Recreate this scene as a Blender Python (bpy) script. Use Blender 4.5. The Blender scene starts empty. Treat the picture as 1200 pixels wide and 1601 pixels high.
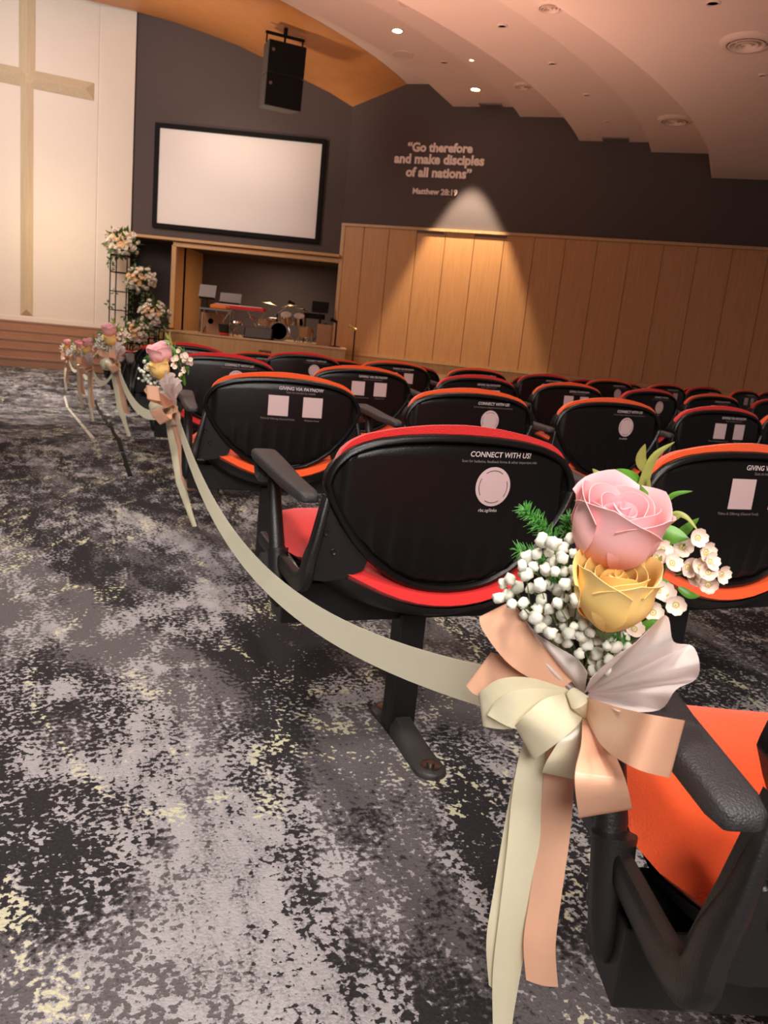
import bpy, bmesh, math, random
from mathutils import Vector, Matrix
C = bpy.context.scene.collection
R = math.radians
PI = math.pi

# ------------------------------------------------------------------ camera
F_PX, PITCH, ROLL, CAM_H = 1239.218, 0.2164, 0.1010, 1.0251
cp, sp = math.cos(PITCH), math.sin(PITCH)
cr, sr = math.cos(ROLL), math.sin(ROLL)
FWD = Vector((0, cp, -sp)); UP0 = Vector((0, sp, cp)); RT0 = Vector((1, 0, 0))
RGT = RT0*cr + UP0*sr
UPV = UP0*cr - RT0*sr
EYE = Vector((0, 0, CAM_H))
cam_d = bpy.data.cameras.new('camera')
cam = bpy.data.objects.new('camera', cam_d); C.objects.link(cam)
M = Matrix((RGT, UPV, -FWD)).transposed().to_4x4(); M.translation = EYE
cam.matrix_world = M
cam_d.sensor_fit = 'HORIZONTAL'; cam_d.sensor_width = 36.0
cam_d.lens = 36.0*F_PX/1200.0
cam_d.clip_start = 0.05; cam_d.clip_end = 200
cam_d.dof.use_dof = True; cam_d.dof.focus_distance = 1.2
cam_d.dof.aperture_fstop = cam_d.lens/1000/0.0022
bpy.context.scene.camera = cam

# ------------------------------------------------------------------ world, light, exposure
sc = bpy.context.scene
sc.view_settings.view_transform = 'Standard'; sc.view_settings.look = 'None'
sc.view_settings.gamma = 1.0; sc.view_settings.use_curve_mapping = False
sc.view_settings.exposure = 0.0
w = bpy.data.worlds.new('hall_world'); sc.world = w; w.use_nodes = True
bg = w.node_tree.nodes['Background']; bg.inputs[0].default_value = (1.0, 0.80, 0.70, 1); bg.inputs[1].default_value = 0.11

def look(o, target):
    d = Vector(target) - o.location
    o.rotation_euler = d.to_track_quat('-Z', 'Y').to_euler()
def area(name, loc, target, size, power, col):
    l = bpy.data.lights.new(name, 'AREA'); l.shape = 'DISK'; l.size = size; l.energy = power; l.color = col
    o = bpy.data.objects.new(name, l); C.objects.link(o); o.location = loc; look(o, target); return o
def spot(name, loc, target, angle, power, col, blend=0.25, rad=0.06):
    l = bpy.data.lights.new(name, 'SPOT'); l.spot_size = R(angle); l.spot_blend = blend; l.energy = power
    l.color = col; l.shadow_soft_size = rad
    o = bpy.data.objects.new(name, l); C.objects.link(o); o.location = loc; look(o, target); return o
WARM = (1.0, 0.80, 0.58); PEACH = (1.0, 0.64, 0.48); NEUT = (1.0, 0.91, 0.84)
spot('hall_light', (-1.0, 0.3, 4.9), (-0.8, 1.2, 0), 120, 600, NEUT, 0.9, 0.35)
spot('hall_light', (1.0, -1.0, 4.6), (0.6, 0.8, 0), 110, 380, NEUT, 0.9, 0.35)
spot('hall_light', (-3.2, 5.0, 5.2), (-3.0, 5.2, 0), 110, 1800, NEUT, 0.9, 0.35)
spot('hall_light', (-6.0, 12.0, 6.0), (-5.6, 12.4, 0), 100, 2600, NEUT, 0.9, 0.35)
area('hall_light', (0.2, -2.4, 3.0), (0.2, 1.0, 0.6), 1.6, 165, (1.0, 0.94, 0.90))  # added front fill behind the camera, brightens the near bouquet
spot('hall_light', (0.8, 4.8, 5.0), (0.4, 4.8, 0), 90, 260, WARM, 0.9, 0.35)

# ------------------------------------------------------------------ helpers: picture ray -> place
def ray(px, py):
    return RGT*((px-600)/F_PX) - UPV*((py-800.5)/F_PX) + FWD
def atY(px, py, Y):
    d = ray(px, py); return EYE + d*(Y/d.y)
def atZ(px, py, z):
    d = ray(px, py); return EYE + d*((z-CAM_H)/d.z)

# ------------------------------------------------------------------ materials
def nodes(name):
    m = bpy.data.materials.new(name); m.use_nodes = True
    nt = m.node_tree; return m, nt, nt.nodes['Principled BSDF']
def mat(name, col, rough=0.5, metal=0.0, noise=0.06, scale=30.0, bump=0.0, bscale=200.0, trans=0.0, sheen=0.0, coat=0.0, spec=0.5, sss=0.0):
    m, nt, b = nodes(name)
    tc = nt.nodes.new('ShaderNodeTexCoord')
    n = nt.nodes.new('ShaderNodeTexNoise'); n.inputs['Scale'].default_value = scale; n.inputs['Detail'].default_value = 3
    nt.links.new(tc.outputs['Object'], n.inputs['Vector'])
    mx = nt.nodes.new('ShaderNodeMix'); mx.data_type = 'RGBA'
    mx.inputs[6].default_value = tuple(c*(1-noise) for c in col)+(1,)
    mx.inputs[7].default_value = tuple(min(1, c*(1+noise)) for c in col)+(1,)
    nt.links.new(n.outputs['Fac'], mx.inputs[0]); nt.links.new(mx.outputs[2], b.inputs['Base Color'])
    b.inputs['Roughness'].default_value = rough; b.inputs['Metallic'].default_value = metal
    b.inputs['Specular IOR Level'].default_value = spec
    if trans: b.inputs['Transmission Weight'].default_value = trans
    if sheen: b.inputs['Sheen Weight'].default_value = sheen
    if coat: b.inputs['Coat Weight'].default_value = coat
    if sss:
        b.inputs['Subsurface Weight'].default_value = sss
        b.inputs['Subsurface Radius'].default_value = (0.02, 0.01, 0.006)
    if bump:
        n2 = nt.nodes.new('ShaderNodeTexNoise'); n2.inputs['Scale'].default_value = bscale; n2.inputs['Detail'].default_value = 2
        nt.links.new(tc.outputs['Object'], n2.inputs['Vector'])
        bp = nt.nodes.new('ShaderNodeBump'); bp.inputs['Strength'].default_value = bump; bp.inputs['Distance'].default_value = 0.004
        nt.links.new(n2.outputs['Fac'], bp.inputs['Height']); nt.links.new(bp.outputs['Normal'], b.inputs['Normal'])
    return m
def emis(name, col, power):
    m, nt, b = nodes(name)
    b.inputs['Base Color'].default_value = col+(1,)
    b.inputs['Emission Color'].default_value = col+(1,); b.inputs['Emission Strength'].default_value = power
    return m
def thin_cloth(name, col, rough, alpha=1.0, transl=0.4, coat=0.0):
    m, nt, b = nodes(name)
    out = nt.nodes['Material Output']
    b.inputs['Base Color'].default_value = col+(1,); b.inputs['Roughness'].default_value = rough
    b.inputs['Coat Weight'].default_value = coat
    tc = nt.nodes.new('ShaderNodeTexCoord')
    wv = nt.nodes.new('ShaderNodeTexNoise'); wv.inputs['Scale'].default_value = 60
    nt.links.new(tc.outputs['Object'], wv.inputs['Vector'])
    bm_ = nt.nodes.new('ShaderNodeBump'); bm_.inputs['Strength'].default_value = 0.12; bm_.inputs['Distance'].default_value = 0.004
    nt.links.new(wv.outputs['Fac'], bm_.inputs['Height']); nt.links.new(bm_.outputs['Normal'], b.inputs['Normal'])
    tr = nt.nodes.new('ShaderNodeBsdfTranslucent'); tr.inputs[0].default_value = col+(1,)
    m1 = nt.nodes.new('ShaderNodeMixShader'); m1.inputs[0].default_value = transl
    nt.links.new(b.outputs[0], m1.inputs[1]); nt.links.new(tr.outputs[0], m1.inputs[2])
    last = m1
    if alpha < 1:
        tp = nt.nodes.new('ShaderNodeBsdfTransparent')
        m2 = nt.nodes.new('ShaderNodeMixShader'); m2.inputs[0].default_value = alpha
        nt.links.new(tp.outputs[0], m2.inputs[1]); nt.links.new(m1.outputs[0], m2.inputs[2]); last = m2
    nt.links.new(last.outputs[0], out.inputs['Surface'])
    return m
def wood(name, c1, c2, rough=0.45, rot=(0, 0, 0), scale=(18, 18, 0.7)):
    m, nt, b = nodes(name)
    tc = nt.nodes.new('ShaderNodeTexCoord'); mp = nt.nodes.new('ShaderNodeMapping')
    mp.inputs['Scale'].default_value = scale; mp.inputs['Rotation'].default_value = rot
    n = nt.nodes.new('ShaderNodeTexNoise'); n.inputs['Scale'].default_value = 2.0; n.inputs['Detail'].default_value = 5
    n.inputs['Distortion'].default_value = 0.4
    nt.links.new(tc.outputs['Object'], mp.inputs[0]); nt.links.new(mp.outputs[0], n.inputs['Vector'])
    cr_ = nt.nodes.new('ShaderNodeValToRGB'); cr_.color_ramp.elements[0].position = 0.3; cr_.color_ramp.elements[1].position = 0.7
    cr_.color_ramp.elements[0].color = c1+(1,); cr_.color_ramp.elements[1].color = c2+(1,)
    nt.links.new(n.outputs['Fac'], cr_.inputs[0]); nt.links.new(cr_.outputs[0], b.inputs['Base Color'])
    b.inputs['Roughness'].default_value = rough
    return m
def petal_mat(name, base, tip, rough=0.55):
    """colour runs from petal base to rim by the petal's own height (object Z)"""
    m, nt, b = nodes(name)
    tc = nt.nodes.new('ShaderNodeTexCoord'); sx = nt.nodes.new('ShaderNodeSeparateXYZ')
    nt.links.new(tc.outputs['Generated'], sx.inputs[0])
    n = nt.nodes.new('ShaderNodeTexNoise'); n.inputs['Scale'].default_value = 5
    nt.links.new(tc.outputs['Generated'], n.inputs['Vector'])
    ad = nt.nodes.new('ShaderNodeMath'); ad.operation = 'MULTIPLY_ADD'; ad.inputs[1].default_value = 0.3; ad.inputs[2].default_value = -0.15
    nt.links.new(n.outputs['Fac'], ad.inputs[0])
    a2 = nt.nodes.new('ShaderNodeMath'); a2.operation = 'ADD'
    nt.links.new(sx.outputs[2], a2.inputs[0]); nt.links.new(ad.outputs[0], a2.inputs[1])
    rp = nt.nodes.new('ShaderNodeValToRGB'); e = rp.color_ramp.elements
    e[0].color = base+(1,); e[1].color = tip+(1,); e[0].position = 0.15; e[1].position = 0.95
    nt.links.new(a2.outputs[0], rp.inputs[0]); nt.links.new(rp.outputs[0], b.inputs['Base Color'])
    b.inputs['Roughness'].default_value = rough
    b.inputs['Subsurface Weight'].default_value = 0.25; b.inputs['Subsurface Radius'].default_value = (0.02, 0.012, 0.008)
    return m

def carpet_mat():
    m, nt, b = nodes('carpet')
    N = nt.nodes.new; L = nt.links.new
    tc = N('ShaderNodeTexCoord')
    mp = N('ShaderNodeMapping'); mp.inputs['Rotation'].default_value = (0, 0, R(-20))
    L(tc.outputs['Object'], mp.inputs[0])
    st = N('ShaderNodeMapping'); st.inputs['Scale'].default_value = (1.0, 0.42, 1.0); L(mp.outputs[0], st.inputs[0])
    def noise(src, scale, detail=3, rough=0.5, dist=0.0, off=(0, 0, 0)):
        q = N('ShaderNodeMapping'); q.inputs['Location'].default_value = off; L(src.outputs[0], q.inputs[0])
        n = N('ShaderNodeTexNoise'); n.inputs['Scale'].default_value = scale; n.inputs['Detail'].default_value = detail
        n.inputs['Roughness'].default_value = rough; n.inputs['Distortion'].default_value = dist
        L(q.outputs[0], n.inputs['Vector']); return n.outputs['Fac']
    def math_(op, a, b_=None, c=None):
        n = N('ShaderNodeMath'); n.operation = op
        for i, v in enumerate((a, b_, c)):
            if v is None: continue
            if isinstance(v, (int, float)): n.inputs[i].default_value = v
            else: L(v, n.inputs[i])
        return n.outputs[0]
    def step(v, lo, hi):
        n = N('ShaderNodeMapRange'); n.interpolation_type = 'SMOOTHSTEP'
        n.inputs[1].default_value = lo; n.inputs[2].default_value = hi; L(v, n.inputs[0]); return n.outputs[0]
    def mix(f, a, c):
        n = N('ShaderNodeMix'); n.data_type = 'RGBA'
        L(f, n.inputs[0])
        for i, v in ((6, a), (7, c)):
            if isinstance(v, tuple): n.inputs[i].default_value = v+(1,)
            else: L(v, n.inputs[i])
        return n.outputs[2]
    fine = noise(mp, 72, 2, 0.5)                # clumps of pile about a centimetre across
    fine2 = noise(mp, 150, 2, 0.6, 0, (3, 7, 0))
    mid = noise(st, 17, 4, 0.65, 0.3, (1, 2, 0))
    big = noise(st, 2.1, 4, 0.55, 1.3, (5.3, 1.7, 0))
    big2 = noise(st, 1.3, 3, 0.5, 1.8, (9.1, 4.2, 0))
    grain = math_('ADD', math_('MULTIPLY', fine, 0.75), math_('MULTIPLY', fine2, 0.2))
    grain = math_('ADD', grain, math_('MULTIPLY', mid, 0.6))          # ~0.6 centre
    f_mid = step(math_('ADD', math_('MULTIPLY', big2, 1.1), math_('MULTIPLY', grain, 0.7)), 1.04, 1.16)
    f_light = step(math_('ADD', math_('MULTIPLY', big, 0.88), math_('MULTIPLY', grain, 1.0)), 1.25, 1.31)
    ridge = math_('ABSOLUTE', math_('SUBTRACT', noise(st, 1.35, 3, 0.5, 1.5, (2.2, 8.8, 0)), 0.5))
    rid = math_('MULTIPLY', math_('SUBTRACT', 0.05, ridge), 3.2)
    f_yel = step(math_('ADD', rid, math_('MULTIPLY', math_('ADD', fine, math_('MULTIPLY', mid, 0.8)), 0.8)), 0.895, 0.94)
    base = mix(fine2, (0.014, 0.0125, 0.014), (0.045, 0.04, 0.043))
    c1 = mix(f_mid, base, mix(fine2, (0.085, 0.076, 0.08), (0.15, 0.135, 0.14)))
    lite = mix(step(mid, 0.42, 0.6), (0.18, 0.166, 0.172), (0.35, 0.328, 0.336))
    c2 = mix(f_light, c1, mix(step(fine2, 0.3, 0.7), lite, (0.38, 0.355, 0.364)))
    c3 = mix(f_yel, c2, mix(fine2, (0.42, 0.40, 0.27), (0.66, 0.63, 0.45)))
    L(c3, b.inputs['Base Color']); b.inputs['Roughness'].default_value = 0.95
    b.inputs['Specular IOR Level'].default_value = 0.1
    bp_ = N('ShaderNodeBump'); bp_.inputs['Strength'].default_value = 0.6; bp_.inputs['Distance'].default_value = 0.006
    L(math_('ADD', fine2, fine), bp_.inputs['Height']); L(bp_.outputs[0], b.inputs['Normal'])
    return m

MT = dict(
 carpet=carpet_mat(),
 plastic=mat('black_plastic', (0.006, 0.005, 0.005), 0.30, bump=0.15, bscale=420, spec=0.35),
 frame=mat('charcoal_plastic', (0.012, 0.0105, 0.011), 0.40, bump=0.15, bscale=300),
 pad=mat('armrest_rubber', (0.035, 0.032, 0.034), 0.42, bump=0.5, bscale=480),
 steel=mat('black_steel', (0.009, 0.0085, 0.0085), 0.45, bump=0.1, bscale=250),
 foot=mat('grey_foot_paint', (0.040, 0.036, 0.036), 0.5, bump=0.2),
 bolt=mat('bolt_metal', (0.25, 0.22, 0.2), 0.35, metal=1.0),
 orange=mat('orange_fabric', (0.86, 0.085, 0.006), 0.85, bump=0.5, bscale=330, sheen=0.25),
 red=mat('red_fabric', (0.66, 0.013, 0.012), 0.85, bump=0.5, bscale=330, sheen=0.25),
 ink=mat('white_print', (0.62, 0.50, 0.50), 0.6, noise=0.02),
 inkdim=mat('grey_print', (0.22, 0.17, 0.16), 0.6, noise=0.02),
 sticker=mat('pale_sticker', (0.60, 0.42, 0.42), 0.55, noise=0.06, scale=400),
 greypaint=mat('grey_wall_paint', (0.092, 0.070, 0.068), 0.9, noise=0.03, scale=3),
 creampanel=mat('cream_panel', (0.80, 0.72, 0.64), 0.7, noise=0.03, scale=2),
 crosswood=wood('pale_gilt_wood', (0.60, 0.48, 0.32), (0.70, 0.57, 0.40), 0.5),
 panelwood=wood('oak_panel', (0.50, 0.235, 0.085), (0.60, 0.30, 0.12), 0.5),
 trimwood=wood('oak_trim', (0.50, 0.28, 0.12), (0.60, 0.36, 0.17), 0.45),
 soffit=wood('orange_wood_ceiling', (0.58, 0.235, 0.075), (0.64, 0.27, 0.09), 0.5, scale=(1.5, 1.5, 1.5)),
 ceil=mat('white_ceiling', (0.74, 0.55, 0.48), 0.9, noise=0.02, scale=1),
 fixture=mat('ceiling_fixture_white', (0.66, 0.50, 0.43), 0.6, noise=0.02),
 fixdark=mat('fixture_recess', (0.13, 0.085, 0.07), 0.7),
 lampglow=emis('lamp_glow', (1.0, 0.88, 0.66), 18),
 lampdim=emis('lamp_dim', (1.0, 0.85, 0.7), 2.5),
 step=wood('stage_step_wood', (0.34, 0.17, 0.10), (0.42, 0.22, 0.13), 0.5, scale=(1, 1, 14)),
 stepedge=mat('step_nosing', (0.30, 0.19, 0.13), 0.5),
 stagefl=wood('stage_floor_wood', (0.55, 0.33, 0.16), (0.66, 0.42, 0.22), 0.45),
 screen=mat('screen_cloth', (0.86, 0.80, 0.77), 0.8, noise=0.01),
 black=mat('matt_black', (0.004, 0.0035, 0.0035), 0.7, spec=0.2),
 grille=mat('speaker_side', (0.06, 0.052, 0.048), 0.6),
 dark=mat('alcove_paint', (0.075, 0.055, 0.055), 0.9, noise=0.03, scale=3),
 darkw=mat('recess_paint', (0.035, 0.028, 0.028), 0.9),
 chrome=mat('chrome', (0.75, 0.70, 0.66), 0.18, metal=1.0),
 brass=mat('cymbal_brass', (0.70, 0.50, 0.22), 0.3, metal=1.0),
 drumwood=mat('drum_shell', (0.34, 0.17, 0.07), 0.3, coat=0.5),
 drumskin=mat('drum_skin', (0.70, 0.62, 0.56), 0.6),
 keyred=mat('red_keyboard', (0.65, 0.03, 0.03), 0.35),
 grey=mat('grey_plastic', (0.22, 0.19, 0.18), 0.5),
 amber=mat('amber_cloth', (0.75, 0.22, 0.03), 0.7),
 ply=mat('cabinet_ply', (0.36, 0.19, 0.10), 0.5),
 letter=mat('letter_face', (0.92, 0.76, 0.70), 0.6),
 nosing=mat('aisle_nosing', (0.52, 0.48, 0.40), 0.6),
 gold=mat('mic_gold', (0.75, 0.5, 0.2), 0.3, metal=1.0),
 cream=thin_cloth('cream_satin', (0.90, 0.84, 0.62), 0.30, transl=0.25, coat=0.3),
 swag=thin_cloth('cream_ribbon', (0.95, 0.93, 0.77), 0.5, transl=0.42),
 peach=thin_cloth('peach_satin', (0.90, 0.54, 0.36), 0.28, transl=0.25, coat=0.3),
 tulle=thin_cloth('white_tulle', (0.96, 0.90, 0.88), 0.45, alpha=0.78, transl=0.45),
 pink=petal_mat('pink_petal', (0.93, 0.42, 0.38), (0.95, 0.55, 0.58)),
 pinkin=petal_mat('pink_inner', (0.86, 0.33, 0.36), (0.94, 0.52, 0.56)),
 yellow=petal_mat('yellow_petal', (0.96, 0.56, 0.14), (0.97, 0.70, 0.27)),
 yellowin=petal_mat('yellow_inner', (0.93, 0.44, 0.07), (0.97, 0.62, 0.20)),
 gyp=mat('babys_breath_white', (0.78, 0.78, 0.67), 0.8, noise=0.1, scale=400, bump=0.2, bscale=500, sss=0.3),
 stem=mat('green_stem', (0.12, 0.19, 0.05), 0.6),
 wax=mat('waxflower_petal', (0.88, 0.72, 0.62), 0.5, noise=0.08, scale=200, sss=0.2),
 waxc=mat('waxflower_centre', (0.55, 0.46, 0.12), 0.6),
 leaf=mat('leaf_green', (0.10, 0.27, 0.03), 0.42, noise=0.3, scale=60),
 leafpale=mat('leaf_olive', (0.32, 0.34, 0.08), 0.45, noise=0.25, scale=60),
 fern=mat('fern_green', (0.08, 0.30, 0.05), 0.6, noise=0.3, scale=150),
 bloom=mat('white_bloom', (0.86, 0.78, 0.66), 0.7, noise=0.1, scale=40),
 bloomp=mat('peach_bloom', (0.88, 0.62, 0.36), 0.7, noise=0.1, scale=40),
 foliage=mat('bouquet_foliage', (0.07, 0.14, 0.035), 0.6, noise=0.5, scale=30),
)

# ------------------------------------------------------------------ mesh builders
class MB:
    def __init__(s): s.v = []; s.f = []
    def add(s, vs, fs):
        o = len(s.v); s.v += [tuple(v) for v in vs]; s.f += [tuple(i+o for i in f) for f in fs]; return s
    def box(s, c, d, rot=None):
        hx, hy, hz = d[0]/2, d[1]/2, d[2]/2
        vs = [Vector((x, y, z)) for x in (-hx, hx) for y in (-hy, hy) for z in (-hz, hz)]
        if rot is not None: vs = [rot @ v for v in vs]
        vs = [v+Vector(c) for v in vs]
        return s.add(vs, [(0, 1, 3, 2), (4, 6, 7, 5), (0, 4, 5, 1), (2, 3, 7, 6), (0, 2, 6, 4), (1, 5, 7, 3)])
    def grid(s, rows, closed=False):
        n = len(rows[0]); vs = [p for r in rows for p in r]; fs = []
        for i in range(len(rows)-1):
            for j in range(n if closed else n-1):
                k = (j+1) % n
                fs.append((i*n+j, i*n+k, (i+1)*n+k, (i+1)*n+j))
        return s.add(vs, fs)
    def tube(s, path, rad, n=10, cap=True, flat=1.0, up=None):
        path = [Vector(p) for p in path]; rows = []
        rads = rad if isinstance(rad, (list, tuple)) else [rad]*len(path)
        ref = Vector(up) if up is not None else None
        prev = None
        for i, p in enumerate(path):
            a = path[max(0, i-1)]; b = path[min(len(path)-1, i+1)]
            t = (b-a).normalized()
            if ref is not None: u = ref - t*ref.dot(t)
            elif prev is None:
                u = Vector((0, 0, 1)) if abs(t.z) < 0.9 else Vector((1, 0, 0)); u = u - t*u.dot(t)
            else: u = prev - t*prev.dot(t)
            u.normalize(); prev = u; v = t.cross(u)
            rows.append([p + u*(rads[i]*math.cos(q)) + v*(rads[i]*flat*math.sin(q)) for q in [2*PI*k/n for k in range(n)]])
        o = len(s.v); s.grid(rows, closed=True)
        if cap:
            s.f.append(tuple(o+k for k in range(n))[::-1]); e = o+(len(rows)-1)*n; s.f.append(tuple(e+k for k in range(n)))
        return s
    def lathe(s, prof, n=24, c=(0, 0, 0), rot=None):
        rows = []
        for r, z in prof:
            ring = [Vector((r*math.cos(2*PI*k/n), r*math.sin(2*PI*k/n), z)) for k in range(n)]
            if rot is not None: ring = [rot @ q for q in ring]
            rows.append([q+Vector(c) for q in ring])
        o = len(s.v); s.grid(rows, closed=True)
        if prof[0][0] > 1e-6: s.f.append(tuple(o+k for k in range(n))[::-1])
        if prof[-1][0] > 1e-6:
            e = o+(len(rows)-1)*n; s.f.append(tuple(e+k for k in range(n)))
        return s
    def prism(s, poly, thick):
        """closed polygon of 3D points pushed along the vector thick"""
        n = len(poly); t = Vector(thick)
        vs = [Vector(p) for p in poly] + [Vector(p)+t for p in poly]
        fs = [tuple(range(n))[::-1], tuple(range(n, 2*n))] + [(i, (i+1) % n, n+(i+1) % n, n+i) for i in range(n)]
        return s.add(vs, fs)
    def mesh(s, name, m, smooth=True, angle=40):
        me = bpy.data.meshes.new(name); me.from_pydata(s.v, [], s.f); me.update()
        bm = bmesh.new(); bm.from_mesh(me); bmesh.ops.remove_doubles(bm, verts=bm.verts, dist=1e-6)
        bmesh.ops.recalc_face_normals(bm, faces=bm.faces); bm.to_mesh(me); bm.free()
        if smooth:
            me.polygons.foreach_set('use_smooth', [True]*len(me.polygons))
            me.set_sharp_from_angle(angle=R(angle))
        me.materials.append(m); return me
def link(name, me, parent=None, loc=None, rot=None, scale=None):
    o = bpy.data.objects.new(name, me); C.objects.link(o)
    if parent is not None: o.parent = parent
    if loc is not None: o.location = loc
    if rot is not None: o.rotation_euler = rot
    if scale is not None: o.scale = (scale,)*3 if isinstance(scale, (int, float)) else scale
    return o
def obj(name, mb, m, parent=None, smooth=True, bevel=0.0, seg=2, solid=0.0, angle=40, loc=None, rot=None):
    o = link(name, mb.mesh(name, m, smooth, angle), parent, loc, rot)
    if solid:
        q = o.modifiers.new('solid', 'SOLIDIFY'); q.thickness = solid; q.offset = 0
        q = o.modifiers.new('crisp', 'EDGE_SPLIT'); q.split_angle = R(65)
    if bevel:
        q = o.modifiers.new('bevel', 'BEVEL'); q.width = bevel; q.segments = seg; q.limit_method = 'ANGLE'
    return o
def tag(o, label, cat, group=None):
    o['label'] = label; o['category'] = cat
    if group: o['group'] = group
    return o
def thing(name, label, cat, loc=(0, 0, 0), rot=(0, 0, 0), group=None):
    o = bpy.data.objects.new(name, None); C.objects.link(o); o.empty_display_size = 0.1
    o.location = loc; o.rotation_euler = rot
    return tag(o, label, cat, group)
def struct(o): o['kind'] = 'structure'; return o
def kids(o): return [c for c in bpy.data.objects if c.parent == o]
def dup(root, loc, rotz, label, tree, scale=None):
    r = root.copy(); C.objects.link(r); r.location = loc; r.rotation_euler = (0, 0, rotz); r['label'] = label
    if scale: r.scale = (scale,)*3
    for ch, subs in tree:
        c = ch.copy(); C.objects.link(c); c.parent = r
        for g in subs:
            d = g.copy(); C.objects.link(d); d.parent = c
    return r
def tree_of(root): return [(ch, kids(ch)) for ch in kids(root)]
def smooth01(x): x = max(0.0, min(1.0, x)); return x*x*(3-2*x)
def lerp(a, b, t): return a+(b-a)*t
def interp(pts, x):
    if x <= pts[0][0]: return pts[0][1]
    for (a, b), (c, d) in zip(pts, pts[1:]):
        if x <= c: return b+(d-b)*(x-a)/(c-a)
    return pts[-1][1]
def catmull(P, n):
    P = [Vector(p) for p in P]; out = []
    for i in range(len(P)-1):
        p0 = P[max(0, i-1)]; p1 = P[i]; p2 = P[i+1]; p3 = P[min(len(P)-1, i+2)]
        for k in range(n):
            t = k/n
            out.append(0.5*((2*p1)+(p2-p0)*t+(2*p0-5*p1+4*p2-p3)*t*t+(3*p1-p0-3*p2+p3)*t**3))
    out.append(P[-1]); return out
def text_mesh(name, body, size, m, extrude=0.0, bold=0.0, align='CENTER', shear=0.0):
    cu = bpy.data.curves.new(name, 'FONT'); cu.body = body; cu.size = size; cu.align_x = align; cu.align_y = 'CENTER'
    cu.extrude = extrude; cu.offset = bold; cu.shear = shear; cu.resolution_u = 3
    o = bpy.data.objects.new(name, cu); C.objects.link(o)
    dg = bpy.context.evaluated_depsgraph_get(); dg.update()
    me = bpy.data.meshes.new_from_object(o.evaluated_get(dg))
    bpy.data.objects.remove(o); bpy.data.curves.remove(cu)
    me.materials.clear(); me.materials.append(m); me.name = name
    return me

# ================================================================== THE HALL
YS = 21.5; XC = -1.80; XL = -7.32                 # screen wall plane, its two ends
VD = Vector((0.9532, -0.3022, 0)); VN = Vector((-0.3022, -0.9532, 0)); VA = Vector((XC, YS, 0))   # verse wall
def vw(s, z, off=0.0): return VA + VD*s + VN*off + Vector((0, 0, z))
def on_plane(px, py, p, n):
    d = ray(px, py); t = (Vector(p)-EYE).dot(Vector(n))/d.dot(Vector(n)); return EYE + d*t
ZK = 1.075
def zk(z): return 1.025 + (z-1.025)*ZK
CE = Vector((0.910, 0.4146, 0)); CN = Vector((0.4146, -0.910, 0)); CP = Vector((-9.0, 20.6, 0))   # cross wall line and its normal
def cw(t, z, off=0.0): return CP + CE*t + CN*off + Vector((0, 0, z))
STAGE_Z = 0.52; LOW_Z = -0.50

# ---- seat rows: arcs fitted to the hall
AX = Vector((-0.3745, 0.9272, 0)); AL = Vector((0.9272, 0.3745, 0))    # along the aisle, across it
def seat_pos(r, s):
    x = 0.1423-0.5604*(r-1); y = 1.8013+1.3874*(r-1); a = 0.4199-0.0227*(r-1)
    n = int(math.floor(abs(s)+1e-9)); fr = abs(s)-n; sg = 1 if s >= 0 else -1
    for st in [1.0]*n+([fr] if fr > 1e-9 else []):
        a2 = a+0.0483*st*sg
        x += sg*st*0.8102*math.cos((a+a2)/2); y += sg*st*0.8102*math.sin((a+a2)/2); a = a2
    return Vector((x, y, 0)), a
def ramp(t): return max(LOW_Z, min(0.0, -(t-6.66)*0.08))
def tier(r): return 0.0 if r <= 4 else ramp(1.617+1.496*(r-1))
EDGE_W = 0.35

# ---- floor: level carpet, aisle ramp, descending tiers
fl = MB()
def aw(t, w, z): return AX*t + AL*w + Vector((0, 0, z))
ts = [-5.0, 0, 3, 5, 6.66, 7.6, 8.6, 9.6, 10.6, 11.6, 12.91, 15, 18, 22, 27]
fl.grid([[aw(t, wv, ramp(t)) for wv in (-12, -8, -5, -3, -1.5, -0.5, EDGE_W)] for t in ts])
def row_curve(r, z):
    tb = 1.617+1.496*(r-1)
    pts = [aw(tb, EDGE_W, z)]
    for s in [0.2+0.7*k for k in range(22)]:
        p, a = seat_pos(r, s); pts.append(Vector((p.x, p.y, z)))
    return pts
fl.grid([row_curve(-4.5+k*0.5, 0.0) for k in range(19)])               # rows up to 4.5
edges = [4.5, 5.5, 6.5, 7.5, 8.5, 9.5, 10.5, 14.5]
for i in range(len(edges)-1):
    z = tier(edges[i]+0.5) if i < 6 else LOW_Z
    z0 = 0.0 if i == 0 else tier(edges[i]-0.5)
    a_ = row_curve(edges[i], z); b_ = row_curve(edges[i+1], z)
    fl.grid([a_, b_]); fl.grid([row_curve(edges[i], z0), a_])          # tread and its drop
    t0 = 1.617+1.496*(edges[i]-1); t1 = 1.617+1.496*(edges[i+1]-1)     # cheek against the aisle ramp
    nn = 6
    fl.grid([[aw(lerp(t0, t1, k/nn), EDGE_W, ramp(lerp(t0, t1, k/nn))) for k in range(nn+1)],
             [aw(lerp(t0, t1, k/nn), EDGE_W, z) for k in range(nn+1)]])
struct(obj('floor', fl, MT['carpet'], smooth=False))
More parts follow.
